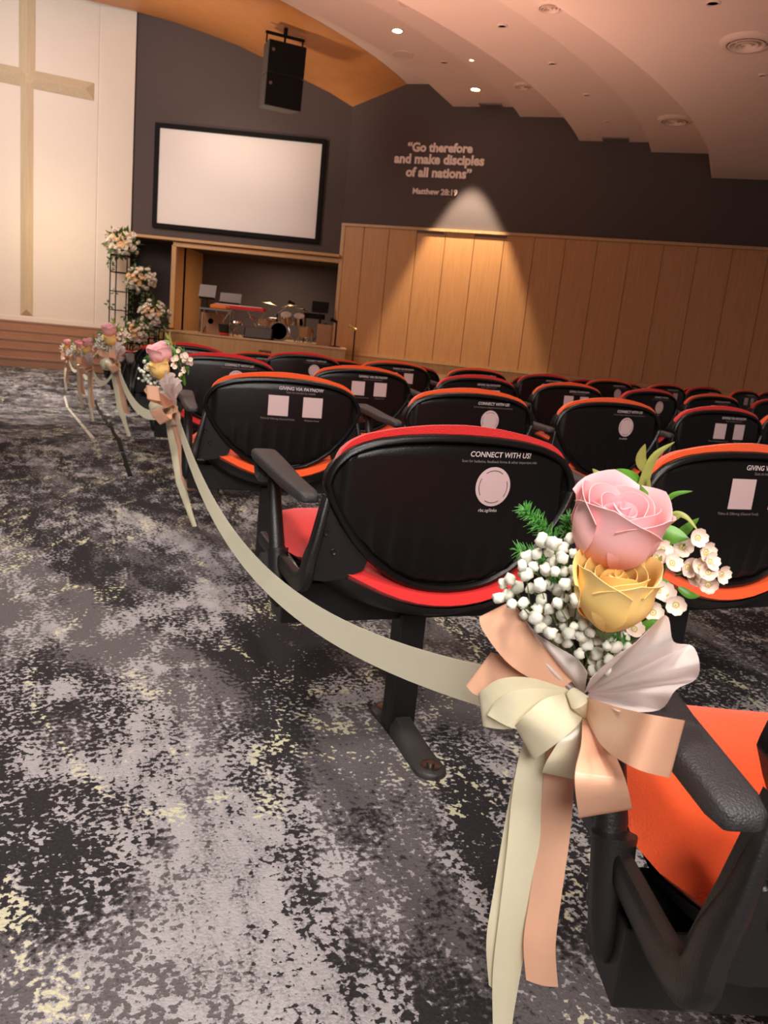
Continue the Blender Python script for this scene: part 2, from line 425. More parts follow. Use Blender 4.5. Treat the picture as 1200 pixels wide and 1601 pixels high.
# dark joint strip where the tiers meet the aisle, pale nosing line along the ramp
def floor_strip(t0, t1, wf, hw, zf, n=6):
    m = MB(); rows = []
    for k in range(n+1):
        t = lerp(t0, t1, k/n); rows.append([aw(t, wf(t)-hw, zf(t)), aw(t, wf(t)+hw, zf(t))])
    m.grid(rows); return m
kb = MB()
for t0, t1, zf in [(5.2, 6.05, lambda t: .006), (6.15, 6.80, lambda t: .006)]+[(1.617+1.496*(r-1)-0.70, 1.617+1.496*(r-1)+.72, (lambda z: lambda t: max(z, ramp(t))+.008)(tier(r))) for r in range(5, 10)]:
    s_ = floor_strip(t0, t1, lambda t: EDGE_W-.01, .014, zf); kb.add(s_.v, s_.f)
struct(obj('trim_1', kb, MT['black'], smooth=False, solid=.008))
ns = MB()
for a, b in ((6.75, 7.7), (7.8, 8.7), (8.8, 9.9), (10.0, 11.2), (11.3, 12.7), (12.9, 14.5)):
    s_ = floor_strip(a, b, lambda t: .138-.0373*(t-6.86), .016, lambda t: ramp(t)+.010, 8); ns.add(s_.v, s_.f)
struct(obj('trim_2', ns, MT['nosing'], smooth=False, solid=0.010))

# ---- screen wall
m = MB(); m.box(((XL+XC)/2, YS+0.15, (2.97+9.2)/2), (XC-XL, 0.30, 9.2-2.97))
struct(obj('wall_screen', m, MT['greypaint'], smooth=False))
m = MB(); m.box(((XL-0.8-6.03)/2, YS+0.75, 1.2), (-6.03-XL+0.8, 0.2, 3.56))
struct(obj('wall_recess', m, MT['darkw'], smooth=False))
# alcove: wood cheek, back, soffit
m = MB(); m.box((-6.08, YS+1.35, 1.8), (0.10, 2.7, 2.3)); struct(obj('wall_alcove_left', m, MT['panelwood'], smooth=False))
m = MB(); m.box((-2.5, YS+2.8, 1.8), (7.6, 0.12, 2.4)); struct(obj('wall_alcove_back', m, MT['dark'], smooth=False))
for gx in (-4.6, -3.2):
    pass
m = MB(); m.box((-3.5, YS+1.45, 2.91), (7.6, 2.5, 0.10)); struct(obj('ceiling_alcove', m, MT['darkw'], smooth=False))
m = MB(); m.box(((XL+XC)/2, YS-0.02, 2.94), (XC-XL, 0.36, 0.07)); m.box(((-6.13+XC)/2, YS-0.02, 2.83), (XC+6.13, 0.14, 0.12))
m.box((-6.10, YS-0.02, 1.75), (0.12, 0.14, 2.1))
struct(obj('trim_3', m, MT['trimwood'], smooth=False, bevel=0.008))

# ---- verse wall: grey paint above, oak boards below
VL = 15.0
def vbox(mb, s0, s1, z0, z1, o0, o1):
    P = [vw(s0, z0, o0), vw(s1, z0, o0), vw(s1, z1, o0), vw(s0, z1, o0)]
    mb.prism(P, VN*(o1-o0))
m = MB(); vbox(m, 0, VL, 3.70, 9.2, -0.25, 0.0); struct(obj('wall_verse', m, MT['greypaint'], smooth=False))
PZ = 3.73
m = MB()
xs = [0.0, 0.62, 1.30]+[1.30+0.735*k for k in range(1, 19)]
for a, b in zip(xs, xs[1:]): vbox(m, a+0.009, b-0.009, 0.56, PZ-0.04, 0.0, 0.05)
vbox(m, 0, VL-0.2, LOW_Z, PZ-0.05, -0.2, 0.012)
struct(obj('wall_verse_panelling', m, MT['panelwood'], smooth=False))
m = MB(); vbox(m, 0, VL-0.2, PZ-0.035, PZ+0.03, 0.0, 0.085); vbox(m, 0, 0.10, LOW_Z, PZ, 0.0, 0.07)
struct(obj('trim_4', m, MT['trimwood'], smooth=False))
m = MB(); vbox(m, 0.1, VL-0.2, 0.48, 0.555, 0.0, 0.075); vbox(m, 0.1, VL-0.2, LOW_Z, 0.47, 0.0, 0.045)
struct(obj('baseboard_verse', m, MT['trimwood'], smooth=False))
m = MB(); vbox(m, 2.02, 2.72, PZ-0.10, PZ-0.045, 0.03, 0.062); vbox(m, 3.50, 4.30, PZ-0.10, PZ-0.045, 0.03, 0.062)
struct(obj('trim_5', m, MT['fixdark'], smooth=False))

# ---- cross wall, cream
m = MB()
def cbox(mb, t0, t1, z0, z1, o0, o1):
    mb.prism([cw(t0, z0, o0), cw(t1, z0, o0), cw(t1, z1, o0), cw(t0, z1, o0)], CN*(o1-o0))
def ct(px, py): return (on_plane(px, py, CP, CN)-CP).dot(CE)
tg = ct(152, 300); te = ct(206, 300)
cbox(m, -9, tg-0.02, STAGE_Z, 9.6, -0.2, 0.0); cbox(m, tg+0.02, te, STAGE_Z, 9.6, -0.2, 0.0); cbox(m, tg-0.1, tg+0.1, STAGE_Z, 9.6, -0.2, -0.03)
cbox(m, -9, te, STAGE_Z, STAGE_Z+0.10, 0, 0.02)
struct(obj('wall_cross', m, MT['creampanel'], smooth=False))
# ceiling piece over the cross wall
m = MB(); m.prism([cw(-9, 8.55, 0.0), cw(te+0.2, 8.55, 0.0), Vector((XL+1.6, YS+0.2, 8.55)), Vector((XL+1.7, YS-0.3, 8.55)), cw(te-0.3, 8.55, 0.5), cw(-9, 8.55, 0.5)], (0, 0, 0.9))
struct(obj('ceiling_stage', m, MT['creampanel'], smooth=False))
# the cross
cr_t = thing('stage_cross', 'tall pale gilt wooden cross mounted on the cream stage wall', 'cross', cw(ct(42, 300), STAGE_Z+0.15, .015))
base = cw(ct(42, 300), STAGE_Z+0.15, .015)
def ridge(mb, a, b, wdir, hw, h):
    """long bar with a raised ridge; a,b ends on the wall, wdir its width direction"""
    a, b = Vector(a), Vector(b); wdir = Vector(wdir); n = CN
    e = (b-a).normalized()*hw
    for P, Q in ((a, b),):
        vs = [P+wdir*hw, P-wdir*hw, Q-wdir*hw, Q+wdir*hw, P+e+n*h, Q-e+n*h]
        mb.add(vs, [(0, 1, 4), (2, 3, 5), (1, 2, 5, 4), (3, 0, 4, 5), (0, 3, 2, 1)])
Z = Vector((0, 0, 1))
zc = on_plane(40, 122, CP, CN).z
hw_ = (ct(52, 300)-ct(32, 300))/2
m = MB(); ridge(m, Vector((0, 0, 0)), Vector((0, 0, zc-base.z)), CE, hw_, 0.10); ridge(m, Vector((0, 0, zc-base.z)), Vector((0, 0, 8.3-base.z)), CE, hw_*1.25, 0.10)
obj('upright', m, MT['crosswood'], cr_t, smooth=False)
tr_ = ct(147, 138)-ct(42, 300)
m = MB(); ridge(m, Vector((0, 0, zc-base.z)), CE*tr_+Vector((0, 0, zc-base.z)), Z, 0.20, 0.16); ridge(m, CE*(-tr_)+Vector((0, 0, zc-base.z)), Vector((0, 0, zc-base.z)), Z, 0.20, 0.16)
obj('crossarm', m, MT['crosswood'], cr_t, smooth=False)

# ---- stage: five steps and the floor behind them, drum platform
SP = Vector((-8.6, 18.8, 0))
def st(t, back, z): return SP + CE*t - CN*back + Vector((0, 0, z))
m = MB(); nb = MB()
for i in range(5):
    z1 = LOW_Z+0.204*(i+1); b0 = 0.30*i; b1 = 1.78
    m.prism([st(-11, b0, z1-0.204), st(2.9, b0, z1-0.204), st(2.9, b1, z1-0.204), st(-11, b1, z1-0.204)], (0, 0, 0.204))
    nb.prism([st(-11, b0-0.012, z1-0.035), st(2.9, b0-0.012, z1-0.035), st(2.9, b0+0.05, z1-0.035), st(-11, b0+0.05, z1-0.035)], (0, 0, 0.037))
ss = tag(obj('stage_steps', m, MT['step'], smooth=False), 'wide brown wooden steps up to the stage below the cross', 'steps')
obj('step_nosing', nb, MT['stepedge'], ss, smooth=False)
PF = [atY(252, 514, 19.9), atY(540, 549, 18.7)]
PTZ = 0.66
m = MB()
a, b = Vector((PF[0].x, PF[0].y, 0)), Vector((PF[1].x, PF[1].y, 0))
poly = [a, b, vw(0.35, 0, 0.13), vw(0.0, 0, 0.13)+Vector((-.03, 0, 0)), Vector((XC-0.1, YS+2.7, 0)), Vector((-5.99, YS+2.7, 0)), Vector((-5.99, YS, 0)), Vector((a.x-0.15, a.y+0.9, 0)), Vector((a.x-0.15, a.y+0.2, 0))]
m.prism([q+Vector((0, 0, LOW_Z)) for q in poly], (0, 0, PTZ-LOW_Z-0.03))
pf = tag(obj('drum_platform', m, MT['trimwood'], smooth=False), 'tan wooden band platform carrying the drums beneath the screen', 'platform')
m = MB(); cen = sum(poly, Vector())/len(poly)
m.prism([q+(q-cen).normalized()*0.03+Vector((0, 0, PTZ-0.03)) for q in poly], (0, 0, 0.03))
obj('platform_top', m, MT['stagefl'], pf, smooth=False)

# ---- ceiling: concentric stepped rings round the stage, wooden soffit at the centre
CC = Vector((-14.0, 26.0, 0))
Zs = [zk(6.64), zk(6.18), zk(5.985), zk(5.525), zk(5.335), zk(4.87)]
def rad_vw(s): p = vw(s*ZK, 0); return math.hypot(p.x-CC.x, p.y-CC.y)
prof = [(14.38, Zs[0]), (rad_vw(1.79), Zs[0]), (rad_vw(2.41), Zs[1]), (rad_vw(3.77), Zs[1]), (rad_vw(3.95), Zs[2]),
        (18.36, Zs[2]), (18.68, Zs[3]), (20.22, Zs[3]), (20.31, Zs[4]), (21.52, Zs[4]), (21.67, Zs[5]), (36.0, Zs[5])]
m = MB(); rows = []
for k in range(97):
    a = lerp(R(-8), R(-112), k/96)
    rows.append([CC+Vector((r*math.cos(a), r*math.sin(a), z)) for r, z in prof])
m.grid(rows)
struct(obj('ceiling', m, MT['ceil'], smooth=True, angle=12))
def ceil_at(px, py):
    for (r0, z0), (r1, z1) in zip(prof, prof[1:]):
        if abs(z0-z1) > 1e-6: continue
        p = atZ(px, py, z0); r = math.hypot(p.x-CC.x, p.y-CC.y)
        if r0-0.05 <= r <= r1+0.05: return p
    return atZ(px, py, Zs[5])
# wooden soffit: from the top line on the screen wall to the inner ceiling ring
low = [atY(20, -40, 19.3), atY(135, 0, 20.4), atY(205, 16, 21.1), atY(277, 36, YS), atY(325, 53, YS), atY(372, 71, YS), atY(407, 88, YS), atY(440, 105, YS), atY(468, 121, YS), atY(514, 144, YS), atY(551, 167, YS)]
ra0 = math.atan2(*(lambda p: (p.y-CC.y, p.x-CC.x))(vw(1.19*ZK, 0)))
ra1 = R(-66)
rows = []
for i, p in enumerate(low):
    a = lerp(ra1, ra0, (i/(len(low)-1))**0.9); q = CC+Vector((14.38*math.cos(a), 14.38*math.sin(a), Zs[0]))
    rows.append([p.lerp(q, k/8)+Vector((0, 0, -0.02*math.sin(PI*k/8) if i < len(low)-1 else 0)) for k in range(9)])
m = MB(); m.grid(rows); struct(obj('ceiling_soffit', m, MT['soffit']))

# ---- writing on the verse wall
vt = thing('verse_lettering', 'raised pale verse lettering on the dark grey wall above the panelling', 'lettering', vw(2.2*ZK, zk(4.9), 0.0))
rm = Matrix((VD, Vector((0, 0, 1)), VN)).transposed().to_4x4()
for body, sc_, zc_, wid, bold in (('\u201cGo therefore', 2.21, 5.30, 1.53, 0.012), ('and make disciples', 2.215, 5.05, 2.12, 0.012), ('of all nations\u201d', 2.24, 4.765, 1.55, 0.012), ('Matthew 28:19', 2.20, 4.36, 1.06, 0.008)):
    me = text_mesh('verse_line', body, 0.3, MT['letter'], extrude=0.015, bold=bold)
    xs_ = [v.co.x for v in me.vertices]; f = wid*ZK/(max(xs_)-min(xs_))
    o = link('verse_line', me, vt)
    loc = vw(sc_*ZK, zk(zc_), 0.02) - vt.location
    o.matrix_local = Matrix.Translation(loc) @ rm @ Matrix.Diagonal((f, f, 1, 1))

# ---- ceiling fixtures
def diffuser(px, py, wpx, label):
    p = ceil_at(px, py); d = (p-EYE).dot(FWD); r = wpx*d/F_PX/2
    t = thing('ceiling_diffuser', label, 'ceiling vent', p, group='round air diffusers in the ceiling')
    m = MB(); m.lathe([(r*0.70, -0.004), (r*0.74, -0.05), (r*0.9, -0.045), (r, -0.012), (r, 0.0)], 32); obj('rim', m, MT['fixture'], t)
    m = MB()
    for k in (0.62, 0.40, 0.20): m.lathe([(r*k*0.70, 0.0), (r*k, -0.06), (r*k*1.08, -0.055), (r*k*0.85, 0.0)], 28)
    obj('cone', m, MT['fixture'], t)
    m = MB(); m.lathe([(0.0, -0.002), (r*0.72, -0.002)], 24); obj('recess', m, MT['fixdark'], t)
diffuser(860, 8, 46, 'round white air diffuser at the top edge of the photo, above centre right')
diffuser(1168, 65, 84, 'largest round white air diffuser, far right of the ceiling')
diffuser(1055, 187, 54, 'round white air diffuser beside the last ceiling step on the right')
diffuser(817, 133, 30, 'smallest round white air diffuser, above the lettered wall')
def downlight(px, py, wpx, label, glow):
    p = ceil_at(px, py); d = (p-EYE).dot(FWD); r = wpx*d/F_PX/2
    t = thing('downlight', label, 'downlight', p, group='recessed downlights in the ceiling')
    m = MB(); m.lathe([(r*0.72, -0.003), (r*0.76, -0.02), (r, -0.008), (r, 0)], 24); obj('rim', m, MT['fixture'], t)
    m = MB(); m.lathe([(0.0, -0.006), (r*0.74, -0.006)], 20); obj('lens', m, glow, t)
    return p
LIT = [downlight(621, 47, 20, 'brightly lit downlight nearest the wooden soffit', MT['lampglow']),
       downlight(743, 139, 18, 'brightly lit downlight close above the lettered wall', MT['lampglow']),
       downlight(737, 93, 10, 'small dimly lit downlight between the two bright ones', MT['lampdim'])]
for px, py, wp, lb in ((694, 97, 13, 'unlit downlight left of the small dim one'), (785, 40, 17, 'unlit downlight on the second ceiling ring near the top of the photo'), (863, 99, 14, 'unlit downlight right of the smallest diffuser, upper of two'),
                       (917, 148, 12, 'unlit downlight right of the smallest diffuser, middle of the ring'), (948, 190, 10, 'unlit downlight just above the right-hand ceiling grille'), (1192, 117, 14, 'unlit downlight at the right edge of the photo below the largest diffuser'), (1114, 4, 24, 'unlit downlight at the top edge, left of the largest diffuser')):
    downlight(px, py, wp, lb, MT['fixdark'])
def ceiling_speaker(px, py, label):
    p = ceil_at(px, py); t = thing('ceiling_speaker', label, 'ceiling speaker', p, group='flush round ceiling speakers')
    r = 22*(p-EYE).dot(FWD)/F_PX/1.3
    m = MB(); m.lathe([(r*0.93, 0), (r*0.94, -0.016), (r*.985, -0.014), (r, 0)], 32); obj('rim', m, MT['fixture'], t)
    m = MB(); m.lathe([(0, -.010), (r*.5, -.011), (r*.93, -.009), (r*.93, -.003)], 32); obj('grille', m, MT['fixture'], t)
ceiling_speaker(630, 85, 'flush round ceiling speaker beside the wooden soffit below the bright downlight')
ceiling_speaker(640, 4, 'flush round ceiling speaker cut by the top edge of the photo')
for px, py, wp, lb in ((767, 164, 36, 'slim grey ceiling grille near the bright downlight'), (962, 217, 40, 'slim grey ceiling grille on the right above the dark wall')):
    p = ceil_at(px, py); d = (p-EYE).dot(FWD); wd = wp*d/F_PX
    t = thing('ceiling_grille', lb, 'air grille', p, (0, 0, math.atan2(VD.y, VD.x)), group='slim ceiling grilles')
    m = MB(); m.box((0, 0, -0.012), (wd, 0.30, 0.024)); obj('grille_frame', m, MT['grey'], t, smooth=False)
    m = MB()
    for k in range(5): m.box((0, -0.10+0.05*k, -0.028), (wd*0.92, 0.02, 0.012))
    obj('slat', m, MT['fixdark'], t, smooth=False)

# ---- wall and stage lamps, then fill lights added without a fixture
spot('wall_washer', vw(3.30, Zs[1]-0.06, 0.80), vw(3.30, 0, 0.80), 50, 3400, WARM, 0.35, 0.05)
spot('wall_washer', Vector((XL-0.0, YS-1.3, 8.2)), Vector((XL-0.2, YS-1.0, 0)), 62, 260, NEUT, 0.5, 0.08)
area('stage_wash', cw(-1.0, 6.2, 6.0), cw(-0.8, 3.6, 0.0), 3.0, 360, (1.0, 0.86, 0.77))
area('stage_wash', cw(0.0, 3.2, 2.4), cw(0.0, 1.2, 0.0), 1.2, 32, (1.0, 0.76, 0.48))  # added warm fill low on the cream wall, no fixture there
spot('screen_fill', Vector((-4.6, 16.0, 6.0)), Vector((-4.5, 21.5, 4.3)), 46, 330, (1.0, .86, .78), 1.0, 0.3)  # added fill aimed at the screen to brighten it
spot('ceiling_fill', Vector((-1.5, 10.0, 0.9)), Vector((0.2, 13.0, 7.0)), 100, 1700, PEACH, 1.0, 0.5)  # added upward fill from seat height, brightens the ceiling rings
spot('ceiling_fill', Vector((2.5, 5.0, 0.9)), Vector((2.6, 7.5, 6.0)), 100, 760, PEACH, 1.0, 0.5)  # second added upward fill, for the right part of the ceiling
spot('soffit_fill', Vector((-5.6, 17.0, 2.2)), Vector((-3.9, 20.0, 7.6)), 75, 560, (1.0, .78, .55), 0.8, 0.3)  # added uplight that brightens the wooden soffit
spot('letter_fill', vw(2.0, Zs[0]-.1, 3.4), vw(2.4, zk(4.9), 0), 38, 300, (1.0, .86, .76), 1.0, 0.2)  # added spot that lifts the lettering and the wall round it
area('platform_fill', Vector((-3.6, 22.6, 2.8)), Vector((-3.6, 22.6, 0.7)), 1.2, 45, WARM)  # added fill inside the alcove, over the band

# ---- projection screen
t = thing('projection_screen', 'wide blank projection screen in a black frame on the grey wall', 'screen', (0, 0, 0))
q = [atY(243, 190, YS-0.06), atY(512, 220, YS-0.06), atY(497, 383, YS-0.06), atY(238, 353, YS-0.06)]
x0 = (q[0].x+q[3].x)/2; x1 = (q[1].x+q[2].x)/2; z1 = (q[0].z+q[1].z)/2; z0 = (q[2].z+q[3].z)/2
t.location = ((x0+x1)/2, YS, (z0+z1)/2); hw, hh = (x1-x0)/2, (z1-z0)/2; fb = 0.11
m = MB()
m.box((0, -0.05, hh-fb/2), (2*hw, 0.10, fb)); m.box((0, -0.05, -hh+fb/2), (2*hw, 0.10, fb))
m.box((-hw+fb/2, -0.05, 0), (fb, 0.10, 2*hh-2*fb)); m.box((hw-fb/2, -0.05, 0), (fb, 0.10, 2*hh-2*fb))
obj('frame', m, MT['black'], t, smooth=False, bevel=0.006)
m = MB(); m.box((0, -0.03, 0), (2*hw-2*fb, 0.02, 2*hh-2*fb)); obj('screen_surface', m, MT['screen'], t, smooth=False)

# ---- hung loudspeaker
sp_c = atY(440, 122, 18.6); k = 18.6/F_PX
t = thing('hanging_loudspeaker', 'black double loudspeaker hung from the wooden ceiling above the screen', 'loudspeaker', sp_c, (R(6), R(0), R(24)))
W_, H_, D_ = 54*k, 84*k, 0.62
for zz, nm in ((H_/4, 'cabinet'), (-H_/4, 'cabinet')):
    m = MB(); m.prism([(-W_/2, -D_/2, zz-H_/4+0.008), (W_/2, -D_/2, zz-H_/4+0.008), (W_/2*0.8, D_/2, zz-H_/4+0.008), (-W_/2*0.9, D_/2, zz-H_/4+0.008)], (0, 0, H_/2-0.016))
    cb = obj('cabinet', m, MT['grille'], t, smooth=False, bevel=0.01)
    m = MB(); m.box((0, -D_/2-0.006, zz), (W_*0.98, 0.02, H_/2-0.03)); obj('front_grille', m, MT['black'], cb, smooth=False)
    m = MB(); m.lathe([(0.0, 0.0), (0.035, 0.0), (0.035, 0.01)], 12, (-W_*0.38, -D_/2-0.018, zz+H_*0.10), Matrix.Rotation(R(90), 3, 'X')); obj('badge', m, MT['bolt'], cb)
m = MB(); m.box((0, 0, H_/2+11*k), (56*k, 0.07, 0.05)); m.box((-26*k, 0, H_/2+5*k), (0.025, 0.04, 13*k)); m.box((26*k, 0, H_/2+5*k), (0.025, 0.04, 13*k)); m.box((0, 0, H_/2+5*k), (0.04, 0.04, 12*k))
obj('flying_bracket', m, MT['black'], t, smooth=False)
m = MB(); m.tube([(0, 0, H_/2+10*k), (2*k, 0.1, H_/2+44*k)], 0.045, 10); obj('pole', m, MT['black'], t)

# ================================================================== AUDITORIUM CHAIRS
# local frame: x to the sitter's right seen from behind, y forward, z up; origin on the floor under the back's top edge
TOPC = [(0, .816), (.08, .814), (.15, .808), (.21, .797), (.25, .783), (.277, .768), (.302, .742), (.314, .716), (.317, .695)]
BOTC = [(0, .450), (.05, .453), (.10, .463), (.15, .488), (.20, .525), (.24, .566), (.275, .611), (.302, .655), (.317, .695)]
HWB = 0.317
def back_y(x, z): return (0.816-z)*0.04 + 0.030*(x/HWB)**2 - 0.012*math.sin(PI*max(0, min(1, (z-.43)/.41)))
def back_grid(ext, yfun, ncol=72, nrow=18):
    """outline grid of the back, pushed outward by ext"""
    cx, cz = 0.0, 0.66; cols = []
    for i in range(ncol+1):
        th = PI*i/ncol; x = -math.cos(th)*HWB*0.9999
        x = lerp(x, (-1+2*i/ncol)*HWB*0.9999, 0.35)
        zt, zb = interp(TOPC, abs(x)), interp(BOTC, abs(x)); col = []
        for j in range(nrow+1):
            v = 0.5-0.5*math.cos(PI*j/nrow); z = lerp(zb, zt, v)
            rho = max(abs(2*v-1), abs(x)/HWB)
            d = Vector((x-cx, z-cz))
            dn = d.normalized() if d.length > 1e-6 else Vector((0, 1))
            e = (lerp(-0.020, ext, smooth01((dn.y-0.05)/0.5)) if ext else 0)*smooth01((rho-0.6)/0.4)
            X = x+dn.x*e; ZZ = z+dn.y*e
            col.append(Vector((X, yfun(X, ZZ, rho), ZZ)))
        cols.append(col)
    return cols
def rib(x, z):
    s = 0.0
    for xi in (-.205, -.15, -.09, -.03, .03, .09, .15, .205):
        xx = x*(1+0.25*(0.6-z)); s += math.exp(-((xx-xi)/.0075)**2)
    return -0.0065*s*smooth01((.635-z)/.05)*smooth01((z-.445)/.05)
def build_shell():
    m = MB()
    m.grid(back_grid(0, lambda x, z, r: back_y(x, z)+rib(x, z)+0.010*smooth01((r-.86)/.07)*(1-smooth01((r-.97)/.03))))
    out = [(x, z) for x, z in TOPC]; ring = []
    pts = [(x, interp(TOPC, x)) for x in [HWB*math.sin(PI/2*k/18) for k in range(19)]]
    ptb = [(x, interp(BOTC, x)) for x in [HWB*math.sin(PI/2*k/18) for k in range(19)]]
    loop = pts + ptb[::-1][1:]
    loop = loop + [(-x, z) for x, z in loop[::-1][1:-1]]
    ring = [Vector((x, back_y(x, z)+0.004, z)) for x, z in loop]
    n = len(ring); rows = []
    for i in range(n):                                   # rounded lip round the shell
        t = (ring[(i+1) % n]-ring[i-1]).normalized(); c = Vector((0, .06, .66)); u = (ring[i]-c); u = (u-t*u.dot(t)).normalized(); v = t.cross(u)
        rows.append([ring[i]+u*(0.010*math.cos(q))+v*(0.013*math.sin(q)) for q in [2*PI*k/8 for k in range(8)]])
    rows.append(rows[0]); m.grid(rows, closed=True)
    sk = [[p, p+Vector((0, 0.045*smooth01((0.80-p.z)/0.07)+.004, 0))] for p in ring]; sk.append(sk[0]); m.grid(sk)
    return m
def build_back_cushion():
    m = MB(); e = 0.030
    a = back_grid(e, lambda x, z, r: back_y(x, z)+0.014-0.004*r, 48, 14)
    b = back_grid(e, lambda x, z, r: back_y(x, z)+0.022+0.045*(max(0, 1-r**5))**0.5, 48, 14)
    m.grid(a); m.grid(b)
    bd = lambda g: [c[0] for c in g] + g[-1][1:] + [c[-1] for c in g[::-1][1:]] + g[0][::-1][1:]
    m.grid([bd(a), bd(b)]); return m
def seat_pt(th, rho):
    n = 3.8; c, s = math.cos(th), math.sin(th)
    k = (abs(c)**n+abs(s)**n)**(-1/n)
    return (0.346-0.035*max(0.0, 1-(0.305+0.305*k*s*rho)/0.22))*k*c*rho, 0.295+0.305*k*s*rho
def seat_mid(x, y):
    rear = max(0.0, 1-(y+.01)/0.20)
    return 0.466+0.03*smooth01((y-.1)/.3)-0.045*smooth01((y-.51)/.09) - 0.050*rear + 0.085*rear*(x/.28)**2 + 0.010*(x/.32)**2
def build_seat():
    m = MB()
    for sgn, h in ((1, 0.040), (-1, 0.034)):
        rows = []
        for j in range(13):
            rho = (j/12)**0.8
            row = []
            for i in range(48):
                x, y = seat_pt(2*PI*i/48, rho); row.append(Vector((x, y, seat_mid(x, y)+sgn*h*max(0, 1-rho**5)**0.5-0.008*(1-rho*rho)*(sgn > 0))))
            rows.append(row)
        m.grid(rows, closed=True)
    return m
def build_seat_pan():
    m = MB(); rows = []
    for rho, dz in ((0.0, -0.075), (0.5, -0.073), (0.8, -0.062), (0.93, -0.035), (0.975, -0.012)):
        rows.append([Vector((lambda p: (p[0], p[1], seat_mid(p[0], p[1])+dz))(seat_pt(2*PI*i/40, rho))) for i in range(40)])
    m.grid(rows, closed=True); return m
def build_bracket(sg):
    """side arm of the seat: bar along the seat side, bend, plate up behind the back"""
    m = MB()
    path = [(.372, .38, .478), (.366, .28, .468), (.360, .17, .462), (.356, .075, .460), (.352, .032, .478), (.345, .030, .525), (.334, .026, .57), (.323, .028, .62), (.312, .034, .665)]
    wid = [.018, .019, .021, .023, .025, .022, .016, .011, .007]; thk = [.012, .012, .013, .014, .015, .013, .011, .009, .007]
    P = catmull([(sg*x, y, z) for x, y, z in path], 4); n = len(P); rows = []
    for i, p in enumerate(P):
        t = (P[min(n-1, i+1)]-P[max(0, i-1)]).normalized(); ax = Vector((1, 0, 0)); ax = (ax-t*ax.dot(t)).normalized(); v = t.cross(ax)
        q = i/(n-1)*(len(wid)-1); k = min(len(wid)-2, int(q)); f = q-k
        w_ = lerp(wid[k], wid[k+1], f); h_ = lerp(thk[k], thk[k+1], f)
        rows.append([p+v*(w_*math.copysign(abs(math.cos(a))**.6, math.cos(a)))+ax*(h_*math.copysign(abs(math.sin(a))**.6, math.sin(a))) for a in [2*PI*j/14 for j in range(14)]])
    o = len(m.v); m.grid(rows, closed=True); m.f.append(tuple(o+k for k in range(14))); e = o+(n-1)*14; m.f.append(tuple(e+k for k in range(14)))
    # web plate filling the corner behind the back
    tri = [(.335, .468), (.352, .50), (.340, .57), (.322, .672), (.300, .655), (.270, .605), (.235, .562), (.205, .532), (.215, .500), (.255, .476), (.30, .466)]
    m.prism([(sg*x, back_y(x, z)+0.004, z) for x, z in tri], (0, 0.016, 0))
    return m
def build_screw():
    m = MB(); m.lathe([(0.0, 0.0005), (.0035, 0.0005), (.006, .003), (.0075, 0)], 14, (0, 0, 0), Matrix.Rotation(R(90), 3, 'X')); return m
SCREWS = [(.312, .585), (.290, .540)]
def build_arm_pad():
    m = MB(); rows = []
    ax = [(-.018, .672, .012, .006), (-.012, .673, .020, .011), (.01, .674, .0235, .0145), (.14, .678, .0265, .016), (.24, .687, .030, .0165), (.33, .694, .0325, .0165), (.385, .698, .033, .016), (.402, .699, .031, .013), (.408, .699, .026, .007)]
    for y, z, hw, hh in ax:
        rows.append([Vector((hw*math.copysign(abs(math.cos(a))**.45, math.cos(a)), y, z+hh*math.copysign(abs(math.sin(a))**.55, math.sin(a)))) for a in [2*PI*j/20 for j in range(20)]])
    o = 0; m.grid(rows, closed=True); n = 20
    m.f.append(tuple(range(n))); e = (len(rows)-1)*n; m.f.append(tuple(e+k for k in range(n)))
    # loop under the front end
    m.tube(catmull([(0, .404, .69), (0, .412, .668), (0, .398, .645), (0, .370, .640), (0, .345, .655)], 4), .012, 8, flat=1.6)
    return m
def build_arm_post():
    m = MB(); m.tube([(0, .225, .40), (.0, .245, .50), (-.0, .30, .60), (0, .33, .684)], [.020, .020, .018, .017], 14, flat=0.8); return m
def build_arm_sleeve():
    m = MB(); m.tube([(0, .196, .352), (0, .198, .366), (0, .205, .40), (.0, .224, .470), (.0, .228, .487)], [.008, .018, .0235, .0255, .0255], 16, flat=0.85)
    m.tube([(0, .228, .485), (0, .230, .493)], .0268, 16, flat=0.85)
    m.prism([(-.004, .215, .40), (.03, .27, .44), (.03, .30, .48), (-.004, .24, .47)], (0.012, 0, 0)); return m
def build_beam(L0, L1):
    m = MB(); m.box(((L0+L1)/2, .215, .372), (L1-L0, .11, .105)); return m
def build_post():
    m = MB(); m.box((-.018, .175, .17), (.074, .062, .34)); return m
def build_foot():
    m = MB()
    for y0, y1 in ((.175, -.045), (.175, .265)):
        sg = -1 if y1 < y0 else 1
        out = []
        rows = []
        for k in range(9):
            f = k/8; y = lerp(y0, y1, f); hw = lerp(.034, .041, f); h = lerp(.052, .018, smooth01(f*1.3))
            rows.append([Vector((-.018-hw, y, 0)), Vector((-.018-hw*.96, y, h*.55)), Vector((-.018-hw*.6, y, h)), Vector((-.018, y, h*1.02)), Vector((-.018+hw*.6, y, h)), Vector((-.018+hw*.96, y, h*.55)), Vector((-.018+hw, y, 0))])
        for k in range(1, 7):
            a = PI/2*k/6; y = y1+sg*.041*math.sin(a); hw = .041*math.cos(a)+.0005; h = .018-.006*k/6
            rows.append([Vector((-.018-hw, y, 0)), Vector((-.018-hw*.96, y, h*.55)), Vector((-.018-hw*.6, y, h)), Vector((-.018, y, h*1.02)), Vector((-.018+hw*.6, y, h)), Vector((-.018+hw*.96, y, h*.55)), Vector((-.018+hw, y, 0))])
        m.grid(rows)
    return m
